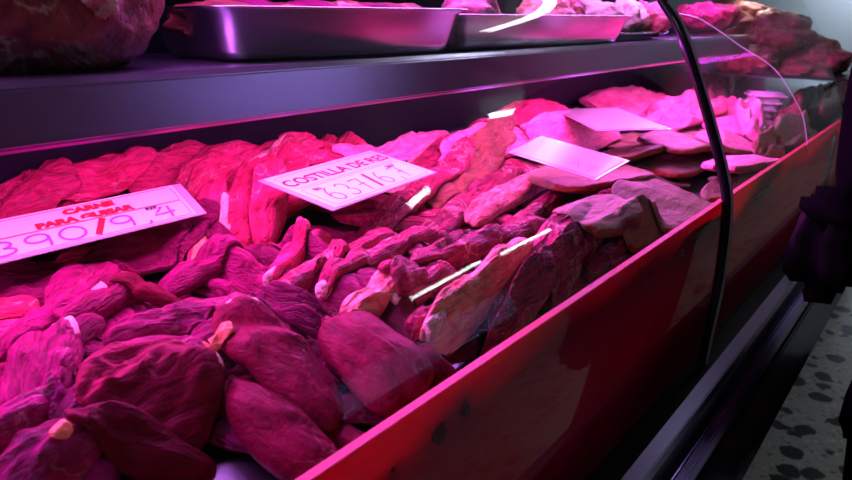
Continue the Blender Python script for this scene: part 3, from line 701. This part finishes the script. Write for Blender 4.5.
put('pork_flap', 748, 112, 50, 34, -50, .045, PORKPINK, 'bright magenta pork flap hanging by the far glass end', 'meat', None, 'fold', hi=True)
put('folded_pork_piece', 690, 118, 90, 24, 12, .034, PORKPINK, 'lilac pork fold crossing behind the joint strip', 'meat', None, 'fold', hi=True)

# ================================================================== price signs
def stroke_mesh(strokes, w, z):
    bm = bmesh.new()
    for st in strokes:
        pts = [Vector((x, y, 0)) for x, y in st]
        prev = None
        for i, p in enumerate(pts):
            d = (pts[min(i+1, len(pts)-1)]-pts[max(i-1, 0)]).normalized(); n = Vector((-d.y, d.x, 0))
            q = (bm.verts.new(p+n*w/2+Vector((0, 0, z))), bm.verts.new(p-n*w/2+Vector((0, 0, z))))
            if prev: bm.faces.new((prev[0], prev[1], q[1], q[0]))
            prev = q
    return bm
def arc(cx, cy, rx, ry, a0, a1, n=14): return [(cx+rx*math.cos(math.radians(a0+(a1-a0)*k/n)), cy+ry*math.sin(math.radians(a0+(a1-a0)*k/n))) for k in range(n+1)]
DIG = {
 '3': [arc(.45, .74, .36, .25, 150, -80)+arc(.45, .26, .42, .26, 80, -150)],
 '9': [arc(.48, .68, .40, .30, 20, 380)+[(.86, .5), (.84, .2), (.80, -.02)]],
 '0': [arc(.5, .5, .46, .48, 100, 470, 24)],
 '4': [[(.55, 1.0), (.3, .66), (.08, .40), (.5, .40), (.98, .46)], [(.80, .98), (.78, .5), (.74, -.02)]],
 '6': [[(.75, 1.0), (.4, .8), (.14, .5), (.1, .3)]+arc(.48, .27, .38, .27, 180, 520)],
 '7': [[(.05, .92), (.5, .96), (.92, .97), (.7, .55), (.5, -.02)], [(.3, .5), (.9, .54)]],
 ',': [[(.3, .12), (.32, 0), (.2, -.16)]],
}
def text_mesh(body, size, bold=0.0, shear=0.0):
    c = bpy.data.curves.new('lettering', 'FONT'); c.body = body; c.size = size; c.offset = bold; c.shear = shear; c.extrude = 0.0; c.align_x = 'CENTER'; c.resolution_u = 3
    o = bpy.data.objects.new('tmp_text', c); C.objects.link(o); bpy.context.view_layer.update()
    me = bpy.data.meshes.new_from_object(o.evaluated_get(bpy.context.evaluated_depsgraph_get()))
    bpy.data.objects.remove(o); bpy.data.curves.remove(c); me.name = 'lettering'; return me
def lettering(name, body, x, y, size, mat, parent, sx=1.0, bold=0.0):
    me = text_mesh(body, size, bold); me.materials.clear()
    o = link(name, me, mat, parent, False); o.location = (x, y, 0.0013); o.scale = (sx, 1, 1); return o
def frame_line(x0, x1, y0, y1, r, w, mat, parent, name='printed_frame'):
    pts = []
    for cx_, cy_, s in ((x1-r, y1-r, 0), (x0+r, y1-r, 1), (x0+r, y0+r, 2), (x1-r, y0+r, 3)):
        pts += arc(cx_, cy_, r, r, 90*s, 90*s+90, 5)
    pts.append(pts[0]); return from_bm(name, stroke_mesh([pts], w, 0.0011), mat, parent)
def sign_base(lo0, lo1, up_mid, label, cardw=1.0):
    """lower edge lo0->lo1, up_mid: a point on the upper edge"""
    lo0, lo1, um = Vector(lo0), Vector(lo1), Vector(up_mid)
    x = (lo1-lo0); L = x.length; x.normalize(); y = um-(lo0+lo1)/2; y -= x*y.dot(x); Ht = y.length; y.normalize(); z = x.cross(y)
    m = Matrix(((x.x, y.x, z.x, lo0.x), (x.y, y.y, z.y, lo0.y), (x.z, y.z, z.z, lo0.z), (0, 0, 0, 1)))
    e = empty('price_sign', (0, 0, 0), m); tag(e, label, 'sign', 'price signs on the meat')
    return e, L, Ht
def sheet_box(name, x0, x1, y0, y1, z0, z1, mat, parent, bev=0.0004):
    bm = bmesh.new(); bm_box(bm, (x0, y0, z0), (x1, y1, z1), bev); return from_bm(name, bm, mat, parent)
def price(parent, text, x, y, h, w, adv, mat, mat2, bold=0.0022):
    strokes, red = [], []
    for ch in text:
        if ch == '/':
            red.append([(x+0.1*w, y-0.05*h), (x+0.62*w, y+1.12*h)]); x += adv*0.62; continue
        for st in DIG[ch]: strokes.append([(x+a*w, y+b*h) for a, b in st])
        x += adv*(0.45 if ch == ',' else 1.0)
    from_bm('handwritten_price', stroke_mesh(strokes, bold, 0.0012), mat, parent)
    if red: from_bm('red_slash', stroke_mesh(red, bold*2.2, 0.0014), mat2, parent)
def add_z(p, dz): return (p[0], p[1], p[2]+dz)

# sign 1
z1 = ZR+0.050
A = atZ(-52, 276, z1+0.002); B_ = atZ(207, 213, z1+0.004); T_ = atZ(62, 207, z1+0.030)
e, L, Ht = sign_base(A, B_, T_, 'white price sign reading CARNE PARA GUISAR 390/9,4 on the stewing beef')
sheet_box('sleeve', 0, L, 0, Ht, -0.0018, 0.0, HOLDER, e); sheet_box('card', L*0.01, L*0.955, Ht*0.04, Ht*0.99, 0.0, 0.0008, CARD, e)
frame_line(L*0.05, L*0.935, Ht*0.52, Ht*0.93, 0.003, 0.0008, REDINK, e); frame_line(L*0.05, L*0.935, Ht*0.07, Ht*0.50, 0.003, 0.0007, MAROON, e)
lettering('heading_lettering', 'CARNE', L*0.56, Ht*0.760, Ht*0.18, REDINK, e, 1.45, 0.0009)
lettering('heading_lettering', 'PARA GUISAR', L*0.53, Ht*0.550, Ht*0.18, REDINK, e, 1.45, 0.0009)
lettering('unit_lettering', 'REF', L*0.79, Ht*0.415, Ht*0.11, BLACKINK, e, 1.3, 0.0003); lettering('unit_lettering', 'BS', L*0.10, Ht*0.36, Ht*0.11, BLACKINK, e, 1.2, 0.0003)
price(e, '390/9,4', L*0.14, Ht*0.11, Ht*0.33, L*0.105, L*0.125, PURPLEINK, REDINK, 0.0030)
# sign 2
z2 = ZR+0.062
A = atZ(337, 209, z2); B_ = atZ(436, 173, z2); T_ = atZ(330, 161, z2+0.020)
e, L, Ht = sign_base(A, B_, T_, 'white price sign reading COSTILLA DE RES 637/6,7 above the ribs')
sheet_box('sleeve', -L*0.03, L*1.02, 0, Ht, -0.0018, 0.0, HOLDER, e); sheet_box('card', 0, L, Ht*0.02, Ht*0.98, 0.0, 0.0008, CARD, e)
frame_line(L*0.04, L*0.96, Ht*0.58, Ht*0.92, 0.004, 0.0008, MAROON, e); frame_line(L*0.04, L*0.96, Ht*0.06, Ht*0.54, 0.005, 0.0008, MAROON, e)
lettering('heading_lettering', 'COSTILLA DE RES', L*0.5, Ht*0.645, Ht*0.24, MAROON, e, 0.98*L/0.235, 0.0006)
lettering('unit_lettering', 'BS', L*0.13, Ht*0.43, Ht*0.09, BLACKINK, e, 1.2, 0.0002); lettering('unit_lettering', 'REF', L*0.84, Ht*0.44, Ht*0.09, BLACKINK, e, 1.2, 0.0002)
price(e, '637/6,7', L*0.10, Ht*0.12, Ht*0.32, L*0.10, L*0.128, PURPLEINK, MAROON, 0.0024)
# sign 3, glossy
z3 = ZR+0.062
A = atZ(508, 152, z3+0.004); B_ = atZ(596, 180, z3-0.010); T_ = atZ(578, 146, z3+0.016)
e, L, Ht = sign_base(A, B_, T_, 'glossy sign turned away with glare over it, in front of the pork slices')
sheet_box('sleeve', 0, L, 0, Ht, -0.0018, 0.0, HOLDER, e); sheet_box('card', L*0.03, L*0.97, Ht*0.05, Ht*0.95, 0.0, 0.0008, CARD2, e)
from_bm('handwritten_price', stroke_mesh([[(L*.62, Ht*.2), (L*.66, Ht*.42), (L*.74, Ht*.22)], [(L*.78, Ht*.4), (L*.88, Ht*.42), (L*.84, Ht*.2)]], 0.0016, 0.0012), PURPLEINK, e)
# sign 4, long
z4 = ZR+0.066
A = atZ(598, 131, z4); B_ = atZ(672, 129, z4); T_ = atZ(690, 106, z4+0.010)
e, L, Ht = sign_base(A, B_, T_, 'long lilac glossy sign running behind the joint strip')
sheet_box('sleeve', 0, L, 0, Ht, -0.0018, 0.0, HOLDER, e); sheet_box('card', L*0.03, L*0.97, Ht*0.04, Ht*0.96, 0.0, 0.0008, CARD2, e)

# ================================================================== upper shelf
def blob(name, c, r, mat, seed, label=None, cat='meat', group=None, rot=0.0, rough=0.12, floor=None, parent=None, sub=5, freq=2.2, box_=1.0):
    bm = bmesh.new(); bmesh.ops.create_icosphere(bm, subdivisions=sub, radius=1.0)
    rng = random.Random(seed); ph = [rng.uniform(0, 6) for _ in range(9)]
    co = np.array([v.co[:] for v in bm.verts])
    d = np.zeros(len(co))
    for k in range(3):
        f = freq*(1.9**k); d += (vnoise(co[:, 0]*f+ph[k], co[:, 1]*f+co[:, 2]*f*0.7+ph[k+3], seed+k)+vnoise(co[:, 2]*f+ph[k+2], co[:, 0]*f*0.8-co[:, 1]*f+ph[k+5], seed+k+20))*0.5/(1.9**k)
    co = np.sign(co)*np.abs(co)**box_
    co = co*(1+rough*d)[:, None]*np.array(r)
    if floor is not None: co[:, 2] = np.maximum(co[:, 2], floor-c[2])
    for v, p in zip(bm.verts, co): v.co = p
    o = from_bm(name, bm, mat, parent, True); o.location = c; o.rotation_euler = (0, 0, rot)
    if label: tag(o, label, cat, group)
    return o
ZS = ZR+0.2285
roast = blob('beef_roast', (-0.370, 0.225, ZS+0.062), (0.068, 0.108, 0.068), DARKBEEF, 5, 'big dark marbled beef roast at the left end of the upper shelf', rough=0.10, floor=ZS, rot=-0.1, box_=0.8)
fc = atX(76, 2, -0.318)
f_ = blob('fat_cap', (0, 0, 0), (0.010, 0.017, 0.030), PALE, 6, rough=0.35, sub=4); f_.parent = roast; f_.location = (roast.matrix_world if False else Matrix.LocRotScale(Vector((-0.375, 0.215, ZS+0.062)), Matrix.Rotation(-0.1, 3, 'Z').to_quaternion(), None)).inverted() @ Vector((fc[0]+0.017, fc[1], fc[2]+0.020))
def shelf_tray(front_mid, ang, length, depth, h, label, lip=0.008, flare=0.012):
    o = make_tray('shelf_tray', -depth, -flare, -length/2, length/2, 0, h, label, 'steel trays on the upper shelf', flare=flare, lip=lip)
    o.location = (front_mid[0], front_mid[1], ZS+0.0003); o.rotation_euler = (0, 0, ang); return o
shelf_tray((-0.297, 0.545), -0.17, 0.315, 0.20, 0.052, 'long deep steel tray beside the beef roast on the upper shelf')
shelf_tray((-0.285, 0.985), -0.05, 0.50, 0.20, 0.046, 'steel tray on the upper shelf, second from the roast, partly behind the glare')
shelf_tray((-0.305, 1.40), -0.03, 0.22, 0.18, 0.014, 'shallow steel dish on the upper shelf left of the joint strip')
G_T1 = 'beef strips heaped in the first shelf tray'
for k in range(7):
    t = k/6; y = 0.42+0.23*t; x = -0.40+0.055*t
    blob('beef_strip', (x, y, ZS+0.040), (0.055, 0.020, 0.022), [DARKBEEF, BEEF][k % 2], 30+k, ['dark beef strip at the roast end of the first shelf tray', 'purple beef strip second from the roast in the first shelf tray', 'dark beef strip third from the roast in the first shelf tray', 'purple beef strip in the middle of the first shelf tray', 'dark beef strip just past the middle of the first shelf tray', 'purple beef strip last but one in the first shelf tray', 'dark beef strip at the far end of the first shelf tray'][k], 'meat', G_T1, rot=0.5+0.3*math.sin(k*2), rough=0.25, sub=4)
for k, (px_, py_, X_, r_, m_, lab) in enumerate([
 (470, -4, -0.36, (.045, .05, .03), PORKPINK, 'pink meat lump at the roast end of the second shelf tray'),
 (545, -2, -0.36, (.05, .06, .03), RIBPINK, 'pink meat lump under the glare in the second shelf tray'),
 (570, 6, -0.35, (.03, .06, .022), DARKBEEF, 'dark red meat lump at the far end of the second shelf tray'),
 (598, -2, -0.36, (.05, .045, .035), PALE, 'pale cream offal piece behind the end of the second shelf tray'),
 (628, 14, -0.35, (.035, .07, .03), PALE, 'pale greenish offal piece lying in the shallow dish'),
 (648, -6, -0.37, (.04, .07, .035), PORKPINK, 'pink offal piece touching the joint strip on the shelf'),
 (645, 26, -0.34, (.03, .06, .018), DARKBEEF, 'dark red scrap at the rim of the shallow dish'),
 (700, 2, -0.37, (.04, .09, .035), BRIGHT, 'bright pink red meat lump on the shelf right of the joint strip'),
 (718, 16, -0.35, (.03, .06, .02), DARKBEEF, 'dark brown red meat lump low on the shelf right of the joint strip'),
 ]):
    c = atX(px_, py_, X_); blob('shelf_meat', (X_, float(c[1]), float(min(max(c[2], ZS+0.03), ZS+0.048))), (r_[0], r_[1], max(r_[2], 0.036)), m_, 60+k, lab, 'meat', 'meat pieces on the right half of the upper shelf', rough=0.3, sub=4, rot=0.2*k, floor=ZS+0.006)

# ================================================================== next case beyond the glass end
case2 = empty('neighbouring_case', (XR, 2.6, 0)); tag(case2, 'next meat case beyond the glass end, unlit, with the same red front', 'display case')
def P2(o): o.parent = case2; o.matrix_parent_inverse = Matrix.Translation((-XR, -2.6, 0)); return o
YB = 3.9
P2(prism('red_front_panel', [(XR, ZR), (XR-0.004, ZR), (XR-0.004, ZR-0.232), (XR, ZR-0.232)], YE+0.01, YB, RED))
P2(prism('steel_deck', [(XR-0.03, dz0), (-0.60, dz1), (-0.60, dz1-0.012), (XR-0.03, dz0-0.012)], YE+0.01, YB, DARKSTEEL))
P2(box('carcass', (-0.60, YE+0.01, 0.0), (-0.03, YB, ZR-0.24), BLACK)); P2(box('back_panel', (-0.63, YE+0.01, 0.10), (-0.602, YB, ZR+0.30), NAVY))
P2(prism('lower_lip', [(0.0, zz(-.50)), (0.056, zz(-.505)), (0.083, zz(-.590)), (0.119, zz(-.622)), (0.03, zz(-.66)), (0.0, zz(-.66))], YE+0.01, YB, BLACKGLOSS))
P2(prism('upper_shelf', [(0.0, ZR+0.104), (0.0, ZR+0.110), (-0.60, ZR+0.110), (-0.60, ZR+0.104)], YE+0.06, YB, BLACK))
GP2 = smooth_prof([(0.010, -0.232), (0.012, -0.1), (0.012, 0.0), (0.05, 0.10), (0.05, 0.18), (0.02, 0.26), (-0.06, 0.33), (-0.22, 0.39), (-0.45, 0.39)])
P2(sheet('glass_pane', GP2, YE+0.02, YB, GLASS2))
G_N = 'dull meat heap in the next case'
for k, (px_, py_, Y_, r_, m_, lab) in enumerate([
 (742, 22, 2.42, (.11, .16, .07), DULL, 'dull red meat lump top left of the next case heap'),
 (785, 34, 2.42, (.12, .16, .075), DULL, 'large brownish red meat lump at the centre of the next case heap'),
 (822, 60, 2.46, (.10, .15, .07), DULL, 'dull red meat lump at the right of the next case heap'),
 (760, 60, 2.30, (.09, .10, .05), DARKBEEF, 'dark red meat lump at the front of the next case heap'),
 (800, 74, 2.34, (.07, .12, .045), DULL, 'brown red meat lump low in the next case heap'),
 ]):
    c = atY(px_, py_, Y_); blob('meat_lump', (float(c[0])-0.03, Y_, float(c[2])), r_, m_, 90+k, lab, 'meat', G_N, rough=0.25, sub=5, rot=0.3*k, floor=ZR+0.1105)
for a in [
 (790, 132, 60, 26, 10, .05, 'pale brown meat piece low in the next case beside the glass end', PORK),
 (812, 108, 70, 30, 16, .07, 'rounded pinkish meat piece next to the far red edge', DULL),
 (838, 92, 40, 26, 20, .08, 'dull greenish pink meat piece at the far end of the red edge', DULL),
 (775, 150, 50, 20, 20, .03, 'mottled meat piece just past the pink light', DULL),
 ]:
    put('meat_piece', *a[:6], a[7], a[6], 'meat', 'meat pieces low in the next case', 'fold')
# pale blocks standing in for reflection streaks in the end glass
GLINTC = [(0.55, 0.62, 0.50), (0.72, 0.74, 0.78), (0.60, 0.72, 0.58), (0.70, 0.66, 0.80)]
pc = atY(762, 118, 2.24)
zb = float(Hs(pc[0], pc[1]))
zb = float(pc[2])
for k in range(4):
    m = simple('glint_film', GLINTC[k], 0.15, noise=0.35, nscale=60, coat=0.5)
    bm = bmesh.new(); bm_box(bm, (-0.05, -0.05, 0), (0.05, 0.05, 0.020), 0.006)
    o = from_bm('glint_block', bm, m, None, True); o.location = (pc[0]-0.02+0.006*k, 2.24, zb+0.0205*k+0.002); o.rotation_euler = (0, 0, 0.15*k)
    rim = bmesh.new(); bm_box(rim, (-0.053, -0.053, 0.006), (0.053, 0.053, 0.009), 0.001); from_bm('glint_rim', rim, WHITE, o)
    tag(o, ['lowest pale block standing in for a reflection in the glass end', 'second pale block from the bottom standing in for a reflection', 'third pale block from the bottom standing in for a greenish reflection', 'topmost pale block standing in for a reflection in the glass end'][k], 'package', 'blocks standing in for reflections in the glass end')

# ================================================================== customer
def skin_obj(name, verts, edges, radii, mat, parent=None, levels=1):
    me = bpy.data.meshes.new(name); me.from_pydata(verts, edges, []); o = bpy.data.objects.new(name, me); C.objects.link(o)
    o.modifiers.new('s', 'SKIN'); sv = me.skin_vertices[0].data
    for k, r in enumerate(radii): sv[k].radius = (r, r) if not hasattr(r, '__len__') else r
    sv[0].use_root = True
    md = o.modifiers.new('d', 'SUBSURF'); md.levels = levels; md.render_levels = levels
    bpy.context.view_layer.update()
    m2 = bpy.data.meshes.new_from_object(o.evaluated_get(bpy.context.evaluated_depsgraph_get()))
    bpy.data.objects.remove(o); m2.materials.clear(); m2.name = name
    return link(name, m2, mat, parent, True)
# local frame: facing -X, origin between the feet; placed below
PX, PY = 0.292, 1.42
per_root = empty('person', (PX, PY, 0)); tag(per_root, 'person in black jacket and dark trousers standing at the case, mostly cut off', 'person')
V_, E_, R_ = [], [], []
def jv(x, y, z, r, par=None):
    V_.append((x, y, z)); R_.append(r); i = len(V_)-1
    if par is not None: E_.append((par, i))
    return i
pel = jv(0, 0, 0.90, (.09, .12)); wai = jv(-.02, 0, 1.04, (.10, .12), pel); che = jv(-.02, 0, 1.24, (.10, .14), wai); sho = jv(-.005, 0, 1.38, (.06, .09), che)
nek = jv(-.02, 0, 1.45, .052, sho); hd0 = jv(-.04, 0, 1.53, (.075, .066), nek); hd1 = jv(-.05, 0, 1.62, (.088, .072), hd0); jv(-.045, 0, 1.69, (.055, .05), hd1)
for s in (-1, 1):
    hip = jv(0, s*.09, .80, .070, pel); kn = jv(-.02, s*.095, .47, .058, hip); cf = jv(.0, s*.095, .33, .052, kn); an = jv(.015, s*.095, .09, .036, cf)
    toe = jv(-.10, s*.11, .035, .032, an); jv(-.17, s*.115, .03, .026, toe)
    sh = jv(0, s*.17, 1.36, .055, sho); el = jv(.02, s*.22, 1.09, .042, sh)
    wr = jv(.0, s*.235, .86, .027, el)
    dx, dz_ = (-.15, -.98)
    pm = jv(V_[wr][0]+dx*.055, V_[wr][1], V_[wr][2]+dz_*.055, (.018, .034), wr)
    for k, (o_, ln) in enumerate(((-.026, .068), (-.009, .078), (.009, .072), (.026, .058))):
        b0 = jv(V_[pm][0]+dx*.03, V_[pm][1]+o_, V_[pm][2]+dz_*.03, .0095, pm)
        b1 = jv(V_[b0][0]+dx*ln*.5-.0, V_[b0][1], V_[b0][2]+dz_*ln*.5-.006, .0085, b0); jv(V_[b1][0]+dx*ln*.3+.012, V_[b1][1], V_[b1][2]+dz_*ln*.5-.012, .0075, b1)
    t0 = jv(V_[wr][0]+dx*.03-.01, V_[wr][1]-s*.035, V_[wr][2]+dz_*.03+.012, .011, wr); jv(V_[t0][0]+dx*.04, V_[t0][1]-s*.012, V_[t0][2]+dz_*.04, .009, t0)
body = skin_obj('body', V_, E_, R_, SKIN, per_root, 2)
# face
for s in (-1, 1):
    bm = bmesh.new(); bmesh.ops.create_uvsphere(bm, u_segments=12, v_segments=8, radius=0.011); o = from_bm('eye', bm, WHITE, per_root, True); o.location = (-.128, s*.031, 1.60)
    bm = bmesh.new(); bmesh.ops.create_uvsphere(bm, u_segments=10, v_segments=8, radius=0.006); p_ = from_bm('iris', bm, BLACK, o, True); p_.location = (-.008, 0, 0)
    bm = bmesh.new(); bmesh.ops.create_uvsphere(bm, u_segments=12, v_segments=8, radius=0.03, matrix=Matrix.Diagonal((.6, .3, 1, 1))); o = from_bm('ear', bm, SKIN, per_root, True); o.location = (-.03, s*.074, 1.585)
skin_obj('nose', [(-.128, 0, 1.605), (-.148, 0, 1.575), (-.150, 0, 1.562)], [(0, 1), (1, 2)], [.008, .012, .013], SKIN, per_root, 2)
tube('mouth', [(-.124, -.022, 1.532), (-.131, 0, 1.530), (-.124, .022, 1.532)], [.003, .006, .003], simple('lips', (0.35, 0.12, 0.10), 0.5), per_root, 8)
hair = blob('hair', (-.02, 0, 1.63), (.098, .088, .10), HAIR, 3, rough=0.06, sub=4, parent=per_root)
# clothes
skin_obj('jacket', [(0, 0, .78), (-.03, 0, 1.03), (-.03, 0, 1.24), (-.005, 0, 1.39), (0, -.175, 1.36), (.02, -.225, 1.09), (.004, -.235, .88), (0, .175, 1.36), (.02, .225, 1.09), (.004, .235, .88)],
    [(0, 1), (1, 2), (2, 3), (3, 4), (4, 5), (5, 6), (3, 7), (7, 8), (8, 9)], [(.17, .21), (.17, .20), (.155, .21), (.125, .19), .098, .074, .056, .098, .074, .056], CLOTH, per_root, 2)
skin_obj('trousers', [(0, 0, .94), (0, -.095, .80), (-.02, -.10, .47), (.005, -.10, .12), (0, .095, .80), (-.02, .10, .47), (.005, .10, .12)], [(0, 1), (1, 2), (2, 3), (0, 4), (4, 5), (5, 6)],
    [(.12, .15), .112, .070, .058, .096, .070, .058], TROUSER, per_root, 2)
for s in (-1, 1):
    skin_obj('shoe', [(.035, s*.095, .045), (-.08, s*.108, .038), (-.175, s*.117, .032)], [(0, 1), (1, 2)], [.046, .044, .034], BLACK, per_root, 2)

def bag(name, c, w, d, h, rot, label, piping=None):
    e = empty(name, c); e.rotation_euler = (0, 0, rot); tag(e, label, 'bag', 'black bags of the customer')
    bm = bmesh.new(); bm_box(bm, (-w/2, -d/2, 0), (w/2, d/2, h), min(w, d)*0.32); bmesh.ops.subdivide_edges(bm, edges=bm.edges[:], cuts=2, use_grid_fill=True)
    for v in bm.verts:
        t = v.co.z/h; v.co.x *= 1.06-0.28*t*t; v.co.y *= 1.1-0.4*t; v.co.x += 0.004*math.sin(v.co.z*60+v.co.y*40)
    from_bm('bag_body', bm, LEATHER, e, True)
    bm = bmesh.new(); bm_box(bm, (-w*0.42, -d*0.50, h*0.70), (w*0.42, d*0.50, h*1.02), d*0.18); from_bm('flap', bm, CLOTH, e, True)
    if piping:
        tube('piping', [(-w/2*0.9, -d*0.36, h*0.55), (-w*0.3, -d*0.58, h*0.30), (0, -d*0.62, h*0.24), (w*0.4, -d*0.58, h*0.30)], 0.0012, WHITE, e, 6)
    return e
b1 = bag('shoulder_bag', (0.137, 1.08, ZR-0.135), 0.095, 0.10, 0.165, 0.4, 'black shoulder bag hanging in front of the case rail')
tube('strap', [(0, -.03, .165), (.03, -.01, .25), (.09, .01, .34), (.14, .03, .42)], [.010, .010, .010, .010], CLOTH, b1, 8)
b2 = bag('carrier_bag', (0.262, 1.08, ZR-0.37), 0.11, 0.12, 0.22, 0.2, 'black carrier bag with a thin pale seam held low beside the leg', True)
tube('handle', [(-.03, 0, .21), (-.02, .02, .29), (0.01, .04, .31), (.035, .02, .29), (.04, 0, .21)], .006, CLOTH, b2, 8)

# ================================================================== room lamps
def tube_light(p0, p1, label, power=20.0, color=(0.85, 0.95, 1.0), rad=0.014, hang=(-.35, .35)):
    p0, p1 = Vector(p0), Vector(p1); c = (p0+p1)/2; h = p1-p0
    e = empty('pendant_lamp', c); tag(e, label, 'lamp', 'pendant room lamps')
    tube('tube', [p0-c, p1-c], rad, emit('lamp_glow', color, power), e, 10)
    d = h.normalized()
    for s in (-1, 1): tube('end_cap', [d*s*h.length/2-d*s*0.001, d*s*(h.length/2+0.03)], rad*1.15, WHITE, e, 10)
    for s in hang:
        a = d*h.length*s
        tube('hanger', [a+Vector((0, 0, rad)), (a.x, a.y, 3.0-c.z)], 0.003, WHITE, e, 6)
    return e
tube_light((2.41, 4.80, 2.90), (2.41, 5.95, 2.90), 'fluorescent ceiling lamp far down the aisle', 60, rad=0.03)
tube_light((2.6, 2.82, 1.475), (2.6, 3.63, 1.505), 'nearer lamp hanging over the added counter across the aisle', 36, hang=(-.45, .03))
tube_light((2.6, 3.87, 1.485), (2.6, 4.92, 1.50), 'farther lamp hanging over the added counter across the aisle', 36)
tube_light((2.6, 3.32, 2.20), (2.6, 3.64, 2.30), 'short tilted lamp above the added counter across the aisle', 40, rad=0.03)
tube_light((0.75, 3.25, 2.9), (0.05, 3.70, 2.9), 'ceiling lamp across the aisle beside the case', 20, rad=0.04)
ct = empty('counter', (3.0, 3.0, 0)); tag(ct, 'unseen counter added across the aisle for the lilac shelf reflection', 'counter')  # unseen, added and sized to mirror a lilac patch in the shelf front
LILAC = simple('lilac_reflector', (0.62, 0.55, 0.90), 0.5, noise=0.05)  # violet put into the colour for the lilac reflection
for nm, lo, hi in (('front_panel', (2.75, 2.06, 0.63), (2.80, 3.9, 0.98)), ('worktop', (2.70, 2.0, 0.98), (3.5, 3.95, 1.02)), ('kickboard', (2.78, 2.06, 0.0), (3.4, 3.9, 0.625))):
    o = box(nm, lo, hi, LILAC if nm != 'kickboard' else BLACK, None, 0.004); o.parent = ct; o.matrix_parent_inverse = Matrix.Translation((-3.0, -3.0, 0))
area('counter_fill', (2.42, 3.0, 1.12), (0.33, 0, -0.26), 1.7, 0.03, 22.0, (0.62, 0.55, 1.0)).data.spread = math.radians(70)  # aimed light added to brighten the reflecting counter panel
tube_light((0.75, -0.9, 2.25), (0.75, -0.2, 2.25), 'low pendant lamp above the near end of the case', 5)
area('room_lamp', (0.75, -0.55, 2.22), (-0.5, 0.8, -1), 0.7, 0.04, 2.6, (1.0, 0.93, 0.86))
area('neighbour_fill', (-0.35, 2.9, ZR+0.355), (0.5, 0, -1), 1.2, 0.05, 3.0, (1.0, 0.85, 0.80))  # warm light added to lift the meat in the unlit case
area('far_wall_fill', (-0.55, 6.55, 2.0), (0, 1, -0.9), 0.9, 0.1, 22.0, (0.80, 0.92, 1.0))  # light added to brighten the visible patch of far wall
w = bpy.data.worlds.new('world'); bpy.context.scene.world = w; w.use_nodes = True
w.node_tree.nodes['Background'].inputs[0].default_value = (0.06, 0.06, 0.10, 1); w.node_tree.nodes['Background'].inputs[1].default_value = 0.3
sc = bpy.context.scene
sc.view_settings.view_transform = 'Standard'; sc.view_settings.look = 'None'; sc.view_settings.exposure = 0.0
sc.cycles.use_denoising = True
sc.cycles.max_bounces = 8; sc.cycles.transparent_max_bounces = 16; sc.cycles.caustics_reflective = False; sc.cycles.sample_clamp_indirect = 4.0
